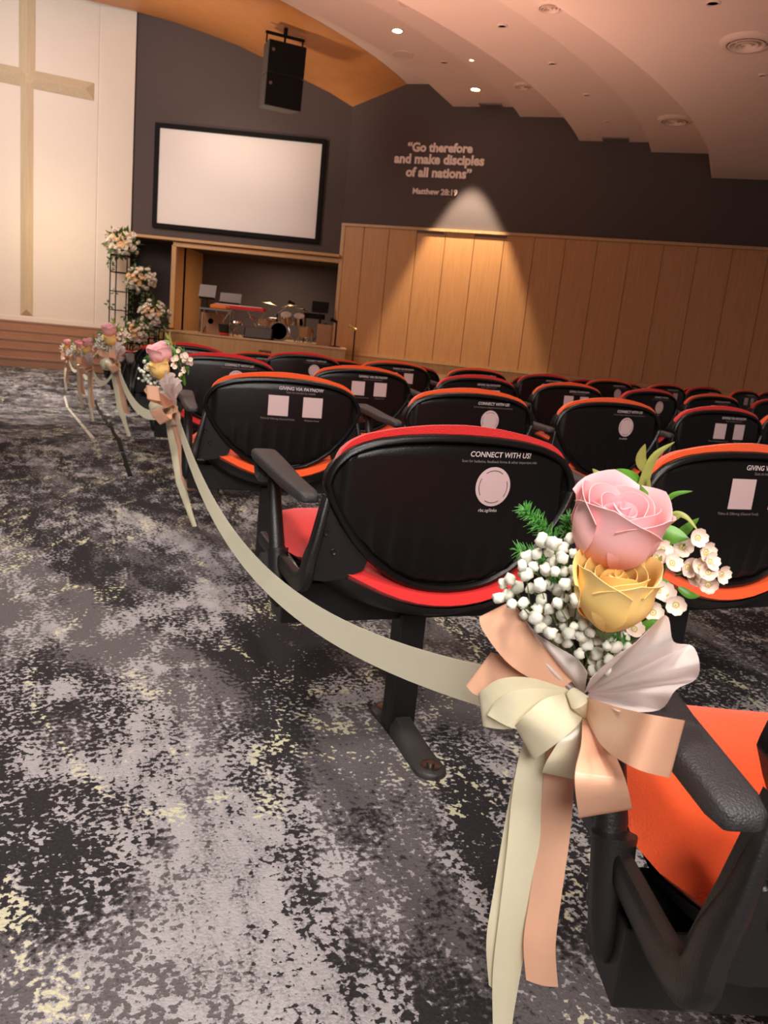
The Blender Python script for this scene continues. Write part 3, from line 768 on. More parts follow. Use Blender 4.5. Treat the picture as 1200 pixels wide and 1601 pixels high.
def build_bolt():
    m = MB()
    m.lathe([(.026, .014), (.025, .020), (.018, .0185), (.010, .0185), (.010, .026), (.0, .026)], 18)
    return m
# ---- print on the backs: flat lettering wrapped onto the shell
def wrap(me, cx, cz, f=1.0, lift=0.0022):
    for v in me.vertices:
        x, z = cx+v.co.x*f, cz+v.co.y*f
        v.co = (x, back_y(x, z)-lift, z)
    me.update(); return me
def disc_mesh(name, cx, cz, r, m):
    mb = MB(); rows = []
    for j in range(5):
        rr = r*j/4; rows.append([Vector((cx+rr*math.cos(q), back_y(cx+rr*math.cos(q), cz+rr*math.sin(q))-.0018, cz+rr*math.sin(q))) for q in [2*PI*k/36 for k in range(36)]])
    mb.grid(rows, closed=True); return mb.mesh(name, m)
def arc_mesh(name, cx, cz, r, m):
    mb = MB()
    for a0, a1 in ((R(55), R(125)), (R(150), R(212)), (R(240), R(300)), (R(-38), R(22))):
        rows = []
        for k in range(13):
            q = lerp(a0, a1, k/12); rows.append([Vector((cx+rr*math.cos(q), back_y(cx+rr*math.cos(q), cz+rr*math.sin(q))-.0026, cz+rr*math.sin(q))) for rr in (r*.80, r*.83)])
        mb.grid(rows)
    return mb.mesh(name, m)
def card_mesh(name, cx, cz, w_, h_, m):
    mb = MB(); mb.grid([[Vector((cx+w_*(i/6-.5), back_y(cx+w_*(i/6-.5), cz+h_*(j/4-.5))-.0018, cz+h_*(j/4-.5))) for i in range(7)] for j in range(5)]); return mb.mesh(name, m)
def fit_text(name, body, cx, cz, width, m, bold=0.0, shear=0.0):
    me = text_mesh(name, body, .1, m, bold=bold, shear=shear); xs_ = [v.co.x for v in me.vertices]
    return wrap(me, cx, cz, width/(max(xs_)-min(xs_)))
CON = [('heading', fit_text('heading', 'CONNECT WITH US!', .090, .783, .165, MT['ink'], .0012, .12)),
       ('small_print', fit_text('small_print', 'Scan for bulletins, feedback forms & other important info', .090, .767, .205, MT['inkdim'])),
       ('round_sticker', disc_mesh('round_sticker', .077, .708, .047, MT['sticker'])),
       ('sticker_ring', arc_mesh('sticker_ring', .077, .708, .047, MT['steel'])),
       ('web_address', fit_text('web_address', 'rbc.sg/links', .070, .651, .050, MT['ink']))]
GIV = [('heading', fit_text('heading', 'GIVING VIA PAYNOW', .060, .783, .185, MT['ink'], .0012, .12)),
       ('small_print', fit_text('small_print', 'Scan to transfer by mobile', .060, .768, .12, MT['inkdim'])),
       ('square_sticker', card_mesh('square_sticker', -.030, .712, .082, .082, MT['sticker'])),
       ('square_sticker', card_mesh('square_sticker', .112, .712, .082, .082, MT['sticker'])),
       ('small_print', fit_text('small_print', 'Tithes & Offering (General Fund)', -.030, .658, .14, MT['inkdim'])),
       ('small_print', fit_text('small_print', 'Missions Fund', .112, .658, .06, MT['inkdim']))]
ARM_X = -0.368
MESH = dict(shell=build_shell().mesh('back_shell', MT['plastic'], angle=50), cush_o=build_back_cushion().mesh('back_cushion', MT['orange']), seat_o=build_seat().mesh('seat_cushion', MT['orange'], angle=80),
            pan=build_seat_pan().mesh('seat_pan', MT['frame']), brl=build_bracket(-1).mesh('side_bracket', MT['frame']), brr=build_bracket(1).mesh('side_bracket', MT['frame']),
            screw=build_screw().mesh('screw', MT['frame']), pad=build_arm_pad().mesh('armrest', MT['pad'], angle=60),
            post=build_arm_post().mesh('arm_post', MT['frame']), sleeve=build_arm_sleeve().mesh('post_sleeve', MT['frame']), beam=build_beam(-.366, .432).mesh('support_beam', MT['steel'], smooth=False),
            leg=build_post().mesh('pedestal', MT['steel'], smooth=False), foot=build_foot().mesh('foot_plate', MT['foot'], angle=50), bolt=build_bolt().mesh('anchor_bolt', MT['bolt']))
for k_ in ('cush', 'seat'):
    MESH[k_+'_r'] = MESH[k_+'_o'].copy(); MESH[k_+'_r'].materials.clear(); MESH[k_+'_r'].materials.append(MT['red'])
def make_chair(col, kind):
    t = thing('auditorium_chair', 'chair', 'chair', group='auditorium chairs fixed in rows')
    sh = link('back_shell', MESH['shell'], t)
    for nm, me in (CON if kind == 'C' else GIV if kind == 'G' else []): link(nm, me, sh)
    link('back_cushion', MESH['cush_'+col], t); link('seat_cushion', MESH['seat_'+col], t); link('seat_pan', MESH['pan'], t)
    for a_, sg in (('brl', -1), ('brr', 1)):
        br = link('side_bracket', MESH[a_], t)
        for x, z in SCREWS: link('screw', MESH['screw'], br, (sg*x, back_y(x, z)+0.0035, z))
    po = link('arm_post', MESH['post'], t, (ARM_X, 0, 0)); link('post_sleeve', MESH['sleeve'], po)
    link('armrest', MESH['pad'], t, (ARM_X, 0, 0), (0, 0, R(2)))
    bm_ = link('support_beam', MESH['beam'], t); q = bm_.modifiers.new('bevel', 'BEVEL'); q.width = .004; q.segments = 2
    pe = link('pedestal', MESH['leg'], t); q = pe.modifiers.new('bevel', 'BEVEL'); q.width = .006; q.segments = 2
    link('foot_plate', MESH['foot'], pe)
    for y in (-.045, .265): link('anchor_bolt', MESH['bolt'], pe, (-.018, y, 0))
    return t
ORD = ['aisle', 'second', 'third', 'fourth', 'fifth', 'sixth', 'seventh', 'eighth', 'ninth', 'tenth']
ROWN = ['', 'first', 'second', 'third', 'fourth', 'fifth', 'sixth', 'seventh', 'eighth', 'ninth', 'tenth']
PLAN = {0: 'oG', 1: 'rC oG rG', 2: 'oG oC oC rG oC rG', 3: 'rC oG rG oG rC oG rC oG', 4: 'rC rC oG oC rG oC oG rC oG rC',
        5: 'rC oG oC rG oC oG rC oG rC oG', 6: 'rG oC rC oG', 7: 'oC rG oG', 8: 'rG oC rG', 9: 'oC rG', 10: 'rC oG'}
PROTO = {}
def place_chair(code, loc, rz, label):
    if code not in PROTO:
        o = make_chair(code[0], code[1]); PROTO[code] = (o, tree_of(o)); o.location = loc; o.rotation_euler = (0, 0, rz); o['label'] = label; return o
    o, tr = PROTO[code]; return dup(o, loc, rz, label, tr)
CHAIR = {}
OFF = {(1, 0): (0.033, 0.012, 0.05), (1, 1): (0.094, -0.042, 0.011), (2, 0): (-0.025, 0.05, -0.012), (2, 1): (0.032, -0.017, 0.06), (2, 2): (0.034, 0.036, 0.024), (2, 3): (0.015, -0.01, -0.015), (2, 4): (-0.02, 0.029, -0.007), (3, 0): (-0.016, -0.007, 0.001), (3, 1): (0.029, -0.097, 0.03), (3, 2): (0.049, 0.022, 0.08), (3, 3): (0.011, -0.023, 0.06), (3, 4): (0.031, 0.029, 0.08), (3, 5): (-0.02, -0.071, -0.04), (3, 6): (0.061, -0.038, 0.011), (4, 0): (-0.0, -0.18, 0.046), (4, 1): (0.044, 0.12, 0.06), (4, 2): (0.03, -0.041, 0.015), (4, 3): (0.031, 0.019, 0.08), (4, 4): (-0.01, -0.04, 0.022), (4, 5): (0.017, 0.005, -0.012), (4, 6): (0.07, 0.023, 0.05), (4, 7): (0.01, -0.006, -0.03), (4, 8): (0.064, -0.007, 0.013)}
for r in range(0, 11):
    for s, code in enumerate(PLAN[r].split()):
        p, a = seat_pos(r, s); p = Vector((p.x, p.y, tier(r))); a -= R(5)
        colw = 'orange' if code[0] == 'o' else 'red'
        o_ = OFF.get((r, s), (0.02, 0.0, 0.02)); p += Vector((o_[0], o_[1], 0)); a += o_[2]
        if r == 0:
            p = Vector((0.682, 0.612, 0)); a = R(3)
            label = 'nearest orange auditorium chair at the lower right, its seat seen from above'
        elif s == 0: label = '%s-cushioned auditorium chair, aisle seat in the %s row beyond the nearest orange seat' % (colw, ROWN[r])
        else: label = '%s-cushioned auditorium chair, %s from the aisle, %s row beyond the nearest seat' % (colw, ORD[s], ROWN[r])
        CHAIR[(r, s)] = place_chair(code, p, a, label)
bpy.context.view_layer.update()
def chair_pt(r, s, l): return CHAIR[(r, s)].matrix_world @ Vector(l)

# ================================================================== AISLE BOUQUETS
rnd = random.Random(7)
YK = 0.78
K = atY(905, 1100, YK)
def L(px, py, dy=0.0): return atY(px, py, YK+dy) - K
PX = 0.00067
def strip(rows, n_across=5, n_along=5, crown=0.0):
    """ribbon surface from traced edge pairs (A, B); crown bows it across"""
    A = catmull([r[0] for r in rows], n_along); B = catmull([r[1] for r in rows], n_along)
    out = []
    for a, b in zip(A, B):
        out.append([a.lerp(b, k/(n_across-1)) + Vector((0, -crown*math.sin(PI*k/(n_across-1)), 0)) for k in range(n_across)])
    m = MB(); m.grid(out); return m
def loop_rows(A, B, bulge, dy0=0.0):
    n = len(A); rows = []
    for i in range(n):
        t = i/(n-1); d = lerp(-.02, dy0, min(1, 1.6*t)) - bulge*math.sin(PI*min(1, t*0.97)*0.92)
        rows.append((L(*A[i], d), L(*B[i], d)))
    for i in range(n-1, -1, -1):
        t = i/(n-1); d = lerp(-.01, dy0, min(1, 1.6*t)) + 0.004 + bulge*math.sin(PI*t*0.92)*(1 if i < n-1 else .35)
        sh = 0.97 if i == n-1 else 0.94
        a = Vector(A[i]); b = Vector(B[i]); c = Vector((905, 1100))
        a = c+(a-c)*sh; b = c+(b-c)*sh
        rows.append((L(a.x, a.y, d), L(b.x, b.y, d)))
    return rows
def petal(Rk, Hk, a0, A, flare, curl, skew, nu=12, nv=12, dip=0.16, point=0.0):
    rows = []
    for j in range(nv+1):
        v = j/nv; row = []
        for i in range(nu+1):
            u = -1+2*i/nu
            an = a0+u*A*(0.30+0.70*math.sin(min(1, v*1.5)*PI/2))
            rr = Rk*(0.16+0.84*math.sin(min(1, v/0.62)*PI/2)*(1-0.06*max(0, v-.62)/.38))
            f = max(0, (v-0.72)/0.28); rr += Rk*flare*f*f*(1+0.5*u*u)
            rr *= 1+skew*u*(0.4+0.6*v)
            z = Hk*(v-dip*abs(u)**3*v+point*max(0, 1-abs(u)*2.2)*f) - curl*Hk*max(0, (v-0.9)/0.1)**2
            row.append(Vector((rr*math.cos(an), rr*math.sin(an), z)))
        rows.append(row)
    m = MB(); m.grid(rows); return m
def rose(parent, c, axis, spin, Rr, H, mo, mi, label, seed):
    rr_ = random.Random(seed)
    z = Vector(axis).normalized(); x = z.orthogonal().normalized(); y = z.cross(x)
    m = MB(); rows = []
    for k in range(90):                                    # tightly rolled heart
        t = k/89; an = t*5.4*PI; r0 = Rr*(0.03+0.40*t); h = H*(0.90-0.10*t+0.03*math.sin(an*1.7))
        rows.append([Vector((r0*(0.5+0.5*q)*math.cos(an), r0*(0.5+0.5*q)*math.sin(an), H*0.28+(h-H*0.28)*q)) for q in (0, .35, .7, .9, 1.0)] + [Vector((r0*1.05*math.cos(an), r0*1.05*math.sin(an), h-0.012*H))])
    m.grid(rows)
    o = obj('rose', m, mi, parent, solid=0.0008, angle=80); o['label'] = label
    o.matrix_local = Matrix.Translation(c) @ Matrix((x, y, z)).transposed().to_4x4() @ Matrix.Rotation(spin, 4, 'Z') @ Matrix.Translation((0, 0, -H*0.55))
    for n, rk, hk, A, fl_, cu, sk, mm in ((3, .50, .94, R(70), .04, .02, .09, mi), (4, .70, .97, R(64), .08, .02, .08, mo), (5, .93, .98, R(60), .13, .03, .06, mo)):
        off = rr_.random()*6
        for i in range(n):
            pm = petal(Rr*rk*(1+.03*rr_.uniform(-1, 1)), H*hk*(1+.05*rr_.uniform(-1, 1)), off+2*PI*i/n, A*(1+.08*rr_.uniform(-1, 1)), fl_*(1+.4*rr_.uniform(-1, 1)), cu, sk, point=0.06 if n == 5 else 0)
            obj('petal', pm, mm, o, solid=0.0006, angle=80)
    m = MB(); m.lathe([(Rr*.12, -H*.12), (Rr*.22, -.02*H), (Rr*.36, .08*H), (Rr*.3, .14*H)], 14); obj('sepal_cup', m, MT['stem'], o)
    return o
def leaf_mesh(pts, width, fold=0.25, n=6):
    P = catmull(pts, n); N_ = len(P); rows = []
    view = Vector((0, -1, 0.25))
    for i, p in enumerate(P):
        t = i/(N_-1); tg_ = (P[min(N_-1, i+1)]-P[max(0, i-1)]).normalized(); s = tg_.cross(view).normalized(); nn = s.cross(tg_)
        w_ = width/2*max(0.03, math.sin(PI*min(1, 0.06+t**0.8*0.94)))
        rows.append([p-s*w_+nn*(-fold*w_), p-s*w_*.5+nn*(-fold*w_*.2), p, p+s*w_*.5+nn*(-fold*w_*.2), p+s*w_+nn*(-fold*w_)])
    m = MB(); m.grid(rows); return m
def floret_mesh(seed):
    bm = bmesh.new(); bmesh.ops.create_icosphere(bm, subdivisions=2, radius=1.0); q = random.Random(seed)
    for v in bm.verts: v.co *= 1+q.uniform(-.32, .22)
    me = bpy.data.meshes.new('floret'); bm.to_mesh(me); bm.free(); me.polygons.foreach_set('use_smooth', [True]*len(me.polygons)); me.materials.append(MT['gyp']); return me
FLOR = [floret_mesh(i) for i in range(3)]
def wax_mesh():
    m = MB()
    for k in range(5):
        a = 2*PI*k/5; rows = []
        for j in range(6):
            v = j/5; row = []
            for i in range(7):
                u = -1+2*i/6; wv = 0.58*math.sin(PI*(0.12+0.80*v))**0.6; r_ = 0.22+0.80*v
                row.append(Vector((r_*math.cos(a)-u*wv*math.sin(a), r_*math.sin(a)+u*wv*math.cos(a), 0.10+0.42*v*v+0.10*u*u)))
            rows.append(row)
        m.grid(rows)
    m.lathe([(0.0, -.5), (.20, -.45), (.36, -.05), (.42, .14)], 12); return m.mesh('waxflower', MT['wax'], angle=70)
WAX = wax_mesh()
m = MB(); m.lathe([(.38, .13), (.34, .17), (.10, .12), (.06, .26), (0, .26)], 12); WAXC = m.mesh('flower_centre', MT['waxc'])

B = thing('aisle_bouquet', 'nearest and largest rose bouquet, tied with a cream and peach bow to the front armrest', 'bouquet', K, group='rose bouquets along the aisle')
# -- roses
rose(B, L(960, 828, -0.030), (0.12, -0.30, 0.95), 0.4, 0.0450, 0.084, MT['pink'], MT['pinkin'], 'pink rose', 3)
rose(B, L(957, 930, -0.055), (-0.05, -0.26, 0.96), 1.1, 0.0390, 0.074, MT['yellow'], MT['yellowin'], 'yellow rose', 11)
# -- baby's breath: sprays of white florets
poly_g = [(768, 932), (800, 902), (822, 872), (848, 838), (880, 838), (912, 872), (902, 905), (900, 955), (928, 985), (985, 995), (990, 1022), (962, 1060), (930, 1052), (905, 1022), (870, 1003), (842, 980), (805, 952)]
def inside(p, poly):
    c = False; j = len(poly)-1
    for i in range(len(poly)):
        if (poly[i][1] > p[1]) != (poly[j][1] > p[1]) and p[0] < (poly[j][0]-poly[i][0])*(p[1]-poly[i][1])/(poly[j][1]-poly[i][1])+poly[i][0]: c = not c
        j = i
    return c
fl_pts = [(779, 936, -.02), (797, 906, -.02), (785, 913, -.01), (890, 842, -.02)]
tries = 0
while len(fl_pts) < 100 and tries < 9000:
    tries += 1
    p = (rnd.uniform(765, 992), rnd.uniform(832, 1062))
    if not inside(p, poly_g): continue
    dmin = min(math.hypot(p[0]-q[0], p[1]-q[1]) for q in fl_pts)
    if dmin < 14.5: continue
    fl_pts.append((p[0], p[1], rnd.uniform(-0.062, -0.012)))
cents = [(795, 925), (845, 865), (885, 870), (850, 925), (880, 960), (860, 985), (920, 1010), (955, 1030)]
groups = [[] for _ in cents]
for p in fl_pts: groups[min(range(len(cents)), key=lambda k: math.hypot(p[0]-cents[k][0], p[1]-cents[k][1]))].append(p)
for g, ccen in zip(groups, cents):
    m = MB(); root_ = L(915, 1062, 0.01); hub = L(lerp(915, ccen[0], .62), lerp(1062, ccen[1], .62), -0.012)
    m.tube([root_, (root_+hub)/2+Vector((0, .004, 0)), hub], .0012, 5)
    for p in g:
        q = L(*p); m.tube([hub, hub.lerp(q, .55)+Vector((rnd.uniform(-.004, .004), .006, rnd.uniform(-.004, .004))), q], .0007, 4, cap=False)
    s_ = obj('babys_breath_spray', m, MT['stem'], B)
    for p in g:
        link('floret', FLOR[rnd.randrange(3)], s_, L(*p), (rnd.random()*6, rnd.random()*6, 0), rnd.uniform(.0048, .0074))
# -- waxflowers
for wx, wy in ((790, 335), (868, 362), (938, 378), (962, 428), (988, 242), (918, 284), (1024, 308), (1046, 356), (1040, 405), (1038, 462), (1098, 412), (1000, 385), (822, 298), (772, 440), (802, 488), (780, 594), (888, 556), (692, 672), (838, 505)):
    p = L(760+wx/3, 760+wy/3, rnd.uniform(-.035, 0.0))
    d = Vector((rnd.uniform(-.45, .55), -1, rnd.uniform(0.0, .8))).to_track_quat('Z', 'Y').to_euler()
    o = link('waxflower', WAX, B, p, d, rnd.uniform(.0086, .0104)); link('flower_centre', WAXC, o)
m = MB()
for a_, b_ in (((1000, 985), (1040, 885)), ((1040, 885), (1080, 905)), ((1040, 885), (1070, 850)), ((1010, 950), (1055, 945)), ((1000, 960), (1010, 880)), ((1055, 900), (1100, 890)), ((1010, 900), (1030, 870))):
    m.tube([L(*a_, .01), L((a_[0]+b_[0])/2+3, (a_[1]+b_[1])/2, .0), L(*b_, -.005)], .0011, 5)
obj('waxflower_stem', m, MT['stem'], B)
# -- leaves
for pts, wd, mm, dy in (([(972, 790), (952, 762), (926, 733)], 26, 'leafpale', .02), ([(1000, 775), (985, 752), (962, 734)], 32, 'leaf', .015),
                        ([(988, 812), (1003, 765), (1022, 715), (1054, 691)], 15, 'leafpale', .015), ([(1012, 738), (1002, 718), (1008, 694)], 17, 'leafpale', .01),
                        ([(1030, 838), (1018, 800), (1000, 758)], 27, 'leaf', .0), ([(1030, 797), (1052, 774), (1082, 768)], 8, 'leaf', .0),
                        ([(1008, 868), (1040, 838), (1076, 842)], 36, 'leaf', -.005), ([(1028, 836), (1050, 806), (1072, 808), (1092, 832)], 9, 'leafpale', .005),
                        ([(1056, 845), (1072, 828), (1092, 810)], 16, 'leaf', .01), ([(1060, 918), (1078, 930), (1094, 932)], 12, 'leaf', .0),
                        ([(1030, 905), (1045, 925), (1042, 960)], 18, 'leaf', .02), ([(985, 1000), (1000, 960), (1030, 940)], 22, 'leaf', .02),
                        ([(930, 1040), (960, 1010), (1012, 985)], 20, 'leaf', .0), ([(1000, 800), (1012, 770), (1014, 742)], 9, 'leafpale', .01),
                        ([(1012, 880), (1030, 858), (1040, 826)], 22, 'leaf', .006), ([(1010, 905), (1024, 890), (1034, 868)], 16, 'leafpale', -.012), ([(1022, 845), (1042, 818), (1066, 806)], 12, 'leafpale', .0),
                        ([(995, 985), (1018, 975), (1040, 972)], 14, 'leaf', -.01), ([(905, 905), (888, 890), (880, 868)], 14, 'leaf', -.012)):
    mb = leaf_mesh([L(*p, dy-.006*i) for i, p in enumerate(pts)], wd*PX)
    obj('leaf', mb, MT[mm], B, solid=0.0006, angle=80)
# -- fern
def fern(a, b, ln, cnt, dy):
    m = MB(); pa, pb = L(*a, dy), L(*b, dy-.01); ax = (pb-pa); m.tube([pa, pb], [.0014, .0006], 5)
    e = ax.normalized(); u = e.orthogonal().normalized(); v = e.cross(u)
    for k in range(cnt):
        t = 0.12+0.88*rnd.random(); p = pa+ax*t; an = rnd.random()*2*PI; d = (u*math.cos(an)+v*math.sin(an)+e*rnd.uniform(.3, .9)).normalized()
        q = p+d*ln*PX*rnd.uniform(.6, 1.1)*(1.15-.45*t); m.tube([p, p.lerp(q, .5)+Vector((0, 0, .0008)), q], [.0006, .0006, .0002], 4, cap=False)
    obj('fern_sprig', m, MT['fern'], B)
fern((880, 862), (818, 796), 26, 170, .02); fern((886, 888), (806, 860), 25, 170, .015); fern((885, 845), (888, 806), 20, 90, .03); fern((905, 905), (862, 905), 18, 90, -.01); fern((985, 1005), (940, 985), 14, 70, -.03)
# -- tulle wrapping, two flared sheets
def flap(piv, rim, waves, amp, dy0, dy1, name_seed):
    rim = catmull([Vector((p[0], p[1], 0)) for p in rim], 5); rows = []
    for j in range(13):
        f = 0.05+0.95*j/12; row = []
        for i, q in enumerate(rim):
            t = i/(len(rim)-1)
            d = lerp(dy0, dy1, t)*f + amp*math.sin(waves*2*PI*t+name_seed)*f**1.3 - .02*math.sin(PI*f)*math.sin(PI*t)
            row.append(L(lerp(piv[0], q.x, f), lerp(piv[1], q.y, f), d))
        rows.append(row)
    m = MB(); m.grid(rows); return m
obj('tulle_wrap', flap((908, 1088), [(800, 945), (806, 978), (822, 1008), (848, 1048), (868, 1072)], 1.3, .006, .02, -.02, .5), MT['tulle'], B, solid=.0004, angle=80)
obj('tulle_wrap', flap((912, 1090), [(806, 950), (832, 985), (872, 1012), (902, 1030), (918, 1052)], 1.6, .007, -.005, -.045, 1.5), MT['tulle'], B, solid=.0004, angle=80)
obj('tulle_wrap', flap((912, 1086), [(922, 1062), (950, 1035), (995, 1003), (1040, 962), (1052, 1003), (1082, 1010), (1093, 1038), (1087, 1062), (1056, 1078), (1030, 1110), (965, 1112)], 4.6, .013, -.07, -.13, .2), MT['tulle'], B, solid=.0004, angle=80)
obj('tulle_wrap', flap((912, 1086), [(1000, 1002), (1036, 968), (1046, 1000), (1072, 1022), (1090, 1050), (1040, 1085)], 3.1, .011, -.06, -.07, 2.2), MT['tulle'], B, solid=.0004, angle=80)
# -- bow
LOOPS = [('peach', [(870, 1082), (800, 1042), (757, 990), (749, 966)], [(900, 1060), (842, 1003), (812, 955), (800, 940)], .022, .012),
         ('peach', [(872, 1095), (805, 1092), (748, 1088), (729, 1073)], [(885, 1075), (830, 1052), (785, 1026), (768, 1020)], .016, .025),
         ('cream', [(890, 1105), (830, 1132), (790, 1140), (757, 1136)], [(888, 1078), (830, 1060), (780, 1062), (750, 1082)], .020, -.002),
         ('cream', [(900, 1112), (855, 1132), (808, 1140), (765, 1120)], [(890, 1082), (850, 1076), (800, 1082), (772, 1100)], .018, -.020),
         ('cream', [(892, 1084), (852, 1092), (818, 1120), (805, 1134)], [(916, 1108), (904, 1132), (872, 1160), (837, 1186)], .024, -.030),
         ('cream', [(900, 1112), (872, 1160), (854, 1190), (847, 1207)], [(920, 1112), (917, 1150), (911, 1185), (904, 1217)], .018, -.022),
         ('peach', [(905, 1086), (960, 1104), (1020, 1118), (1066, 1126)], [(912, 1112), (940, 1165), (990, 1200), (1042, 1215)], .022, -.17),
         ('peach', [(910, 1112), (908, 1165), (898, 1215), (904, 1274)], [(932, 1112), (958, 1172), (978, 1222), (987, 1262)], .022, -.11)]
for mm, A_, B_, bu, d0 in LOOPS:
    o = obj('bow_loop', strip(loop_rows(A_, B_, bu, d0), 7, 6), MT[mm], B, solid=.0006, angle=80); o['label'] = mm+' satin bow loop'
m = MB(); m.tube([L(893, 1082, -.03), L(906, 1098, -.042), L(916, 1116, -.032)], [.006, .0105, .006], 10); obj('bow_knot', m, MT['cream'], B)
def tail(name, rows, mm, lab, d0, wob=.006):
    rr = [(L(a[0], a[1], d0+wob*math.sin(i*1.1)), L(b[0], b[1], d0+wob*math.sin(i*1.1+.9))) for i, (a, b) in enumerate(rows)]
    o = obj(name, strip(rr, 5, 6, .003), MT[mm], B, solid=.0005, angle=80); o['label'] = lab
tail('ribbon_tail', [((838, 1130), (880, 1128)), ((818, 1160), (864, 1172)), ((802, 1230), (854, 1240)), ((792, 1330), (840, 1340)), ((780, 1430), (828, 1440)), ((770, 1520), (812, 1530)), ((770, 1600), (800, 1606)), ((772, 1680), (799, 1684))], 'cream', 'cream ribbon tail hanging to below the frame', -.004)
tail('ribbon_tail', [((845, 1135), (870, 1130)), ((815, 1170), (840, 1176)), ((792, 1270), (818, 1278)), ((772, 1390), (797, 1396)), ((760, 1470), (782, 1478)), ((764, 1540), (778, 1546))], 'cream', 'shorter cream ribbon tail on the left', .006)
tail('ribbon_tail', [((870, 1130), (905, 1128)), ((852, 1190), (899, 1205)), ((843, 1300), (890, 1310)), ((828, 1400), (876, 1410)), ((818, 1470), (868, 1480)), ((822, 1532), (872, 1543))], 'peach', 'peach ribbon tail', -.012)
bpy.context.view_layer.update()
# -- the same bouquet on every second aisle armrest towards the stage
BT = tree_of(B)
KN = {0: K}
def dup_tilt(p, rz, tilt, lab, sc_):
    o = dup(B, p, rz, lab, BT, sc_); o.rotation_euler = (0, R(tilt), rz); return o
for r, px, py, lab, rz, tilt, sc_ in ((2, 273, 634, 'aisle bouquet tied beside the orange chair with two square stickers, second from the camera', R(-12), -15, 1.1),
                   (4, 183, 566, 'third aisle bouquet from the camera, just below the white flower arrangements', R(8), -13, 1.15),
                   (6, 144, 574, 'fourth aisle bouquet from the camera, left of the third', R(-20), -5, 1.3),
                   (8, 127, 568, 'fifth aisle bouquet from the camera, half hidden behind the fourth', R(15), -5, 1.35),
                   (10, 107, 560, 'farthest aisle bouquet, against the stage steps', R(-5), 0, 1.35)):
    q = chair_pt(r, 0, (ARM_X, .36, .684)); p = atY(px, py, q.y-0.07); KN[r] = p
    dup_tilt(p, rz, tilt, lab, sc_)
# -- cream ribbon swags between the bows
def swag(a, b, sag, w_, label, oa=(0, 0, 0), ob=(0, 0, 0)):
    a = a+Vector(oa); b = b+Vector(ob); rows = []; side = (b-a); side.z = 0; nrm = Vector((-side.y, side.x, 0)).normalized()
    for k in range(41):
        t = k/40; p = a.lerp(b, t)-Vector((0, 0, 4*sag*t*(1-t)))
        dz = (b.z-a.z) - 4*sag*(1-2*t); tg_ = Vector((side.x, side.y, dz)).normalized(); up = nrm.cross(tg_).normalized()
        if up.z < 0: up = -up
        tw = 0.3*math.sin(PI*t); up = (up*math.cos(tw)+nrm*math.sin(tw))
        rows.append([p-up*w_/2, p, p+up*w_/2])
    m = MB(); m.grid([[q-a for q in r_] for r_ in rows])
    o = obj('ribbon_swag', m, MT['swag'], None, solid=.0006, loc=a); tag(o, label, 'ribbon', 'cream ribbon swags between the bouquets'); return o
SW = [(2, 0, .23, 'long cream ribbon draped from the nearest bouquet to the second one, across the near chair'), (4, 2, .17, 'cream ribbon hanging between the second and third bouquets'),
      (6, 4, .16, 'cream ribbon hanging between the third and fourth bouquets'), (8, 6, .16, 'cream ribbon hanging between the fourth and fifth bouquets'), (10, 8, .16, 'cream ribbon hanging between the two farthest bouquets')]
for ra_, rb_, sg_, lb in SW: swag(KN[ra_], KN[rb_], sg_, .050, lb, (0.0, 0, -.02), ((-.055, 0.045, -.018) if rb_ == 0 else (0, .03, 0)))

# ================================================================== FLOWER STANDS BESIDE THE STAGE
frnd = random.Random(21)
def leaf_cards(m, c, r, n, ln):
    for k in range(n):
        d = Vector((frnd.gauss(0, 1), frnd.gauss(0, 1), frnd.gauss(0, 1)+.2)).normalized(); p = Vector(c)+d*r*frnd.uniform(.45, 1.0)
        e = (d+Vector((frnd.uniform(-.8, .8), frnd.uniform(-.8, .8), frnd.uniform(-.6, .6)))).normalized(); s = e.orthogonal().normalized()
        s = (Matrix.Rotation(frnd.random()*6.28, 3, e) @ s); L_ = ln*frnd.uniform(.6, 1.3); w_ = L_*.22
        m.add([p, p+e*L_*.45+s*w_, p+e*L_, p+e*L_*.45-s*w_], [(0, 1, 2, 3)])
def bloom_mesh(name, mm, seed):
    q = random.Random(seed); m = MB()
    m.lathe([(0, -.5), (.5, -.35), (.62, .05), (.38, .38), (0, .42)], 10)
    for ring, (nr, rr, tl) in enumerate(((5, .55, .45), (7, .85, .15))):
        for k in range(nr):
            a = 2*PI*k/nr+ring*.4+q.uniform(-.1, .1); rows = []
            for j in range(4):
                v = j/3; w_ = .40*math.sin(PI*(.15+.75*v)); r_ = .2+rr*v*.95; z = -.15+tl*v+.25*v*v*(1-ring)
                rows.append([Vector((r_*math.cos(a)-u*w_*math.sin(a), r_*math.sin(a)+u*w_*math.cos(a), z+.12*u*u)) for u in (-1, 0, 1)])
            m.grid(rows)
    return m.mesh(name, mm, angle=70)
BLW, BLP = bloom_mesh('bloom', MT['bloom'], 1), bloom_mesh('bloom', MT['bloomp'], 2)
def arrangement(c, r, n, label, seed, squash=.85):
    q = random.Random(seed)
    t = thing('flower_arrangement', label, 'flowers', c, group='white flower arrangements beside the stage')
    m = MB(); leaf_cards(m, (0, 0, 0), r*.80, 150, r*.36); f = obj('foliage', m, MT['foliage'], t, smooth=False); f['kind'] = 'stuff'
    for k in range(int(n*1.7)):
        d = Vector((q.gauss(0, 1), q.gauss(0, 1)-.9, q.gauss(0, 1)+.1)).normalized(); p = Vector((d.x*r, d.y*r*.8, d.z*r*squash))*q.uniform(.72, 1.02)
        inner = math.hypot(d.x, d.z-.15) < .55
        o = link('bloom', BLP if (inner and q.random() < .7) else BLW, t, p, d.to_track_quat('Z', 'Y').to_euler(), r*q.uniform(.115, .17))
        if o.data is BLP: o['label'] = 'peach bloom'
    return t
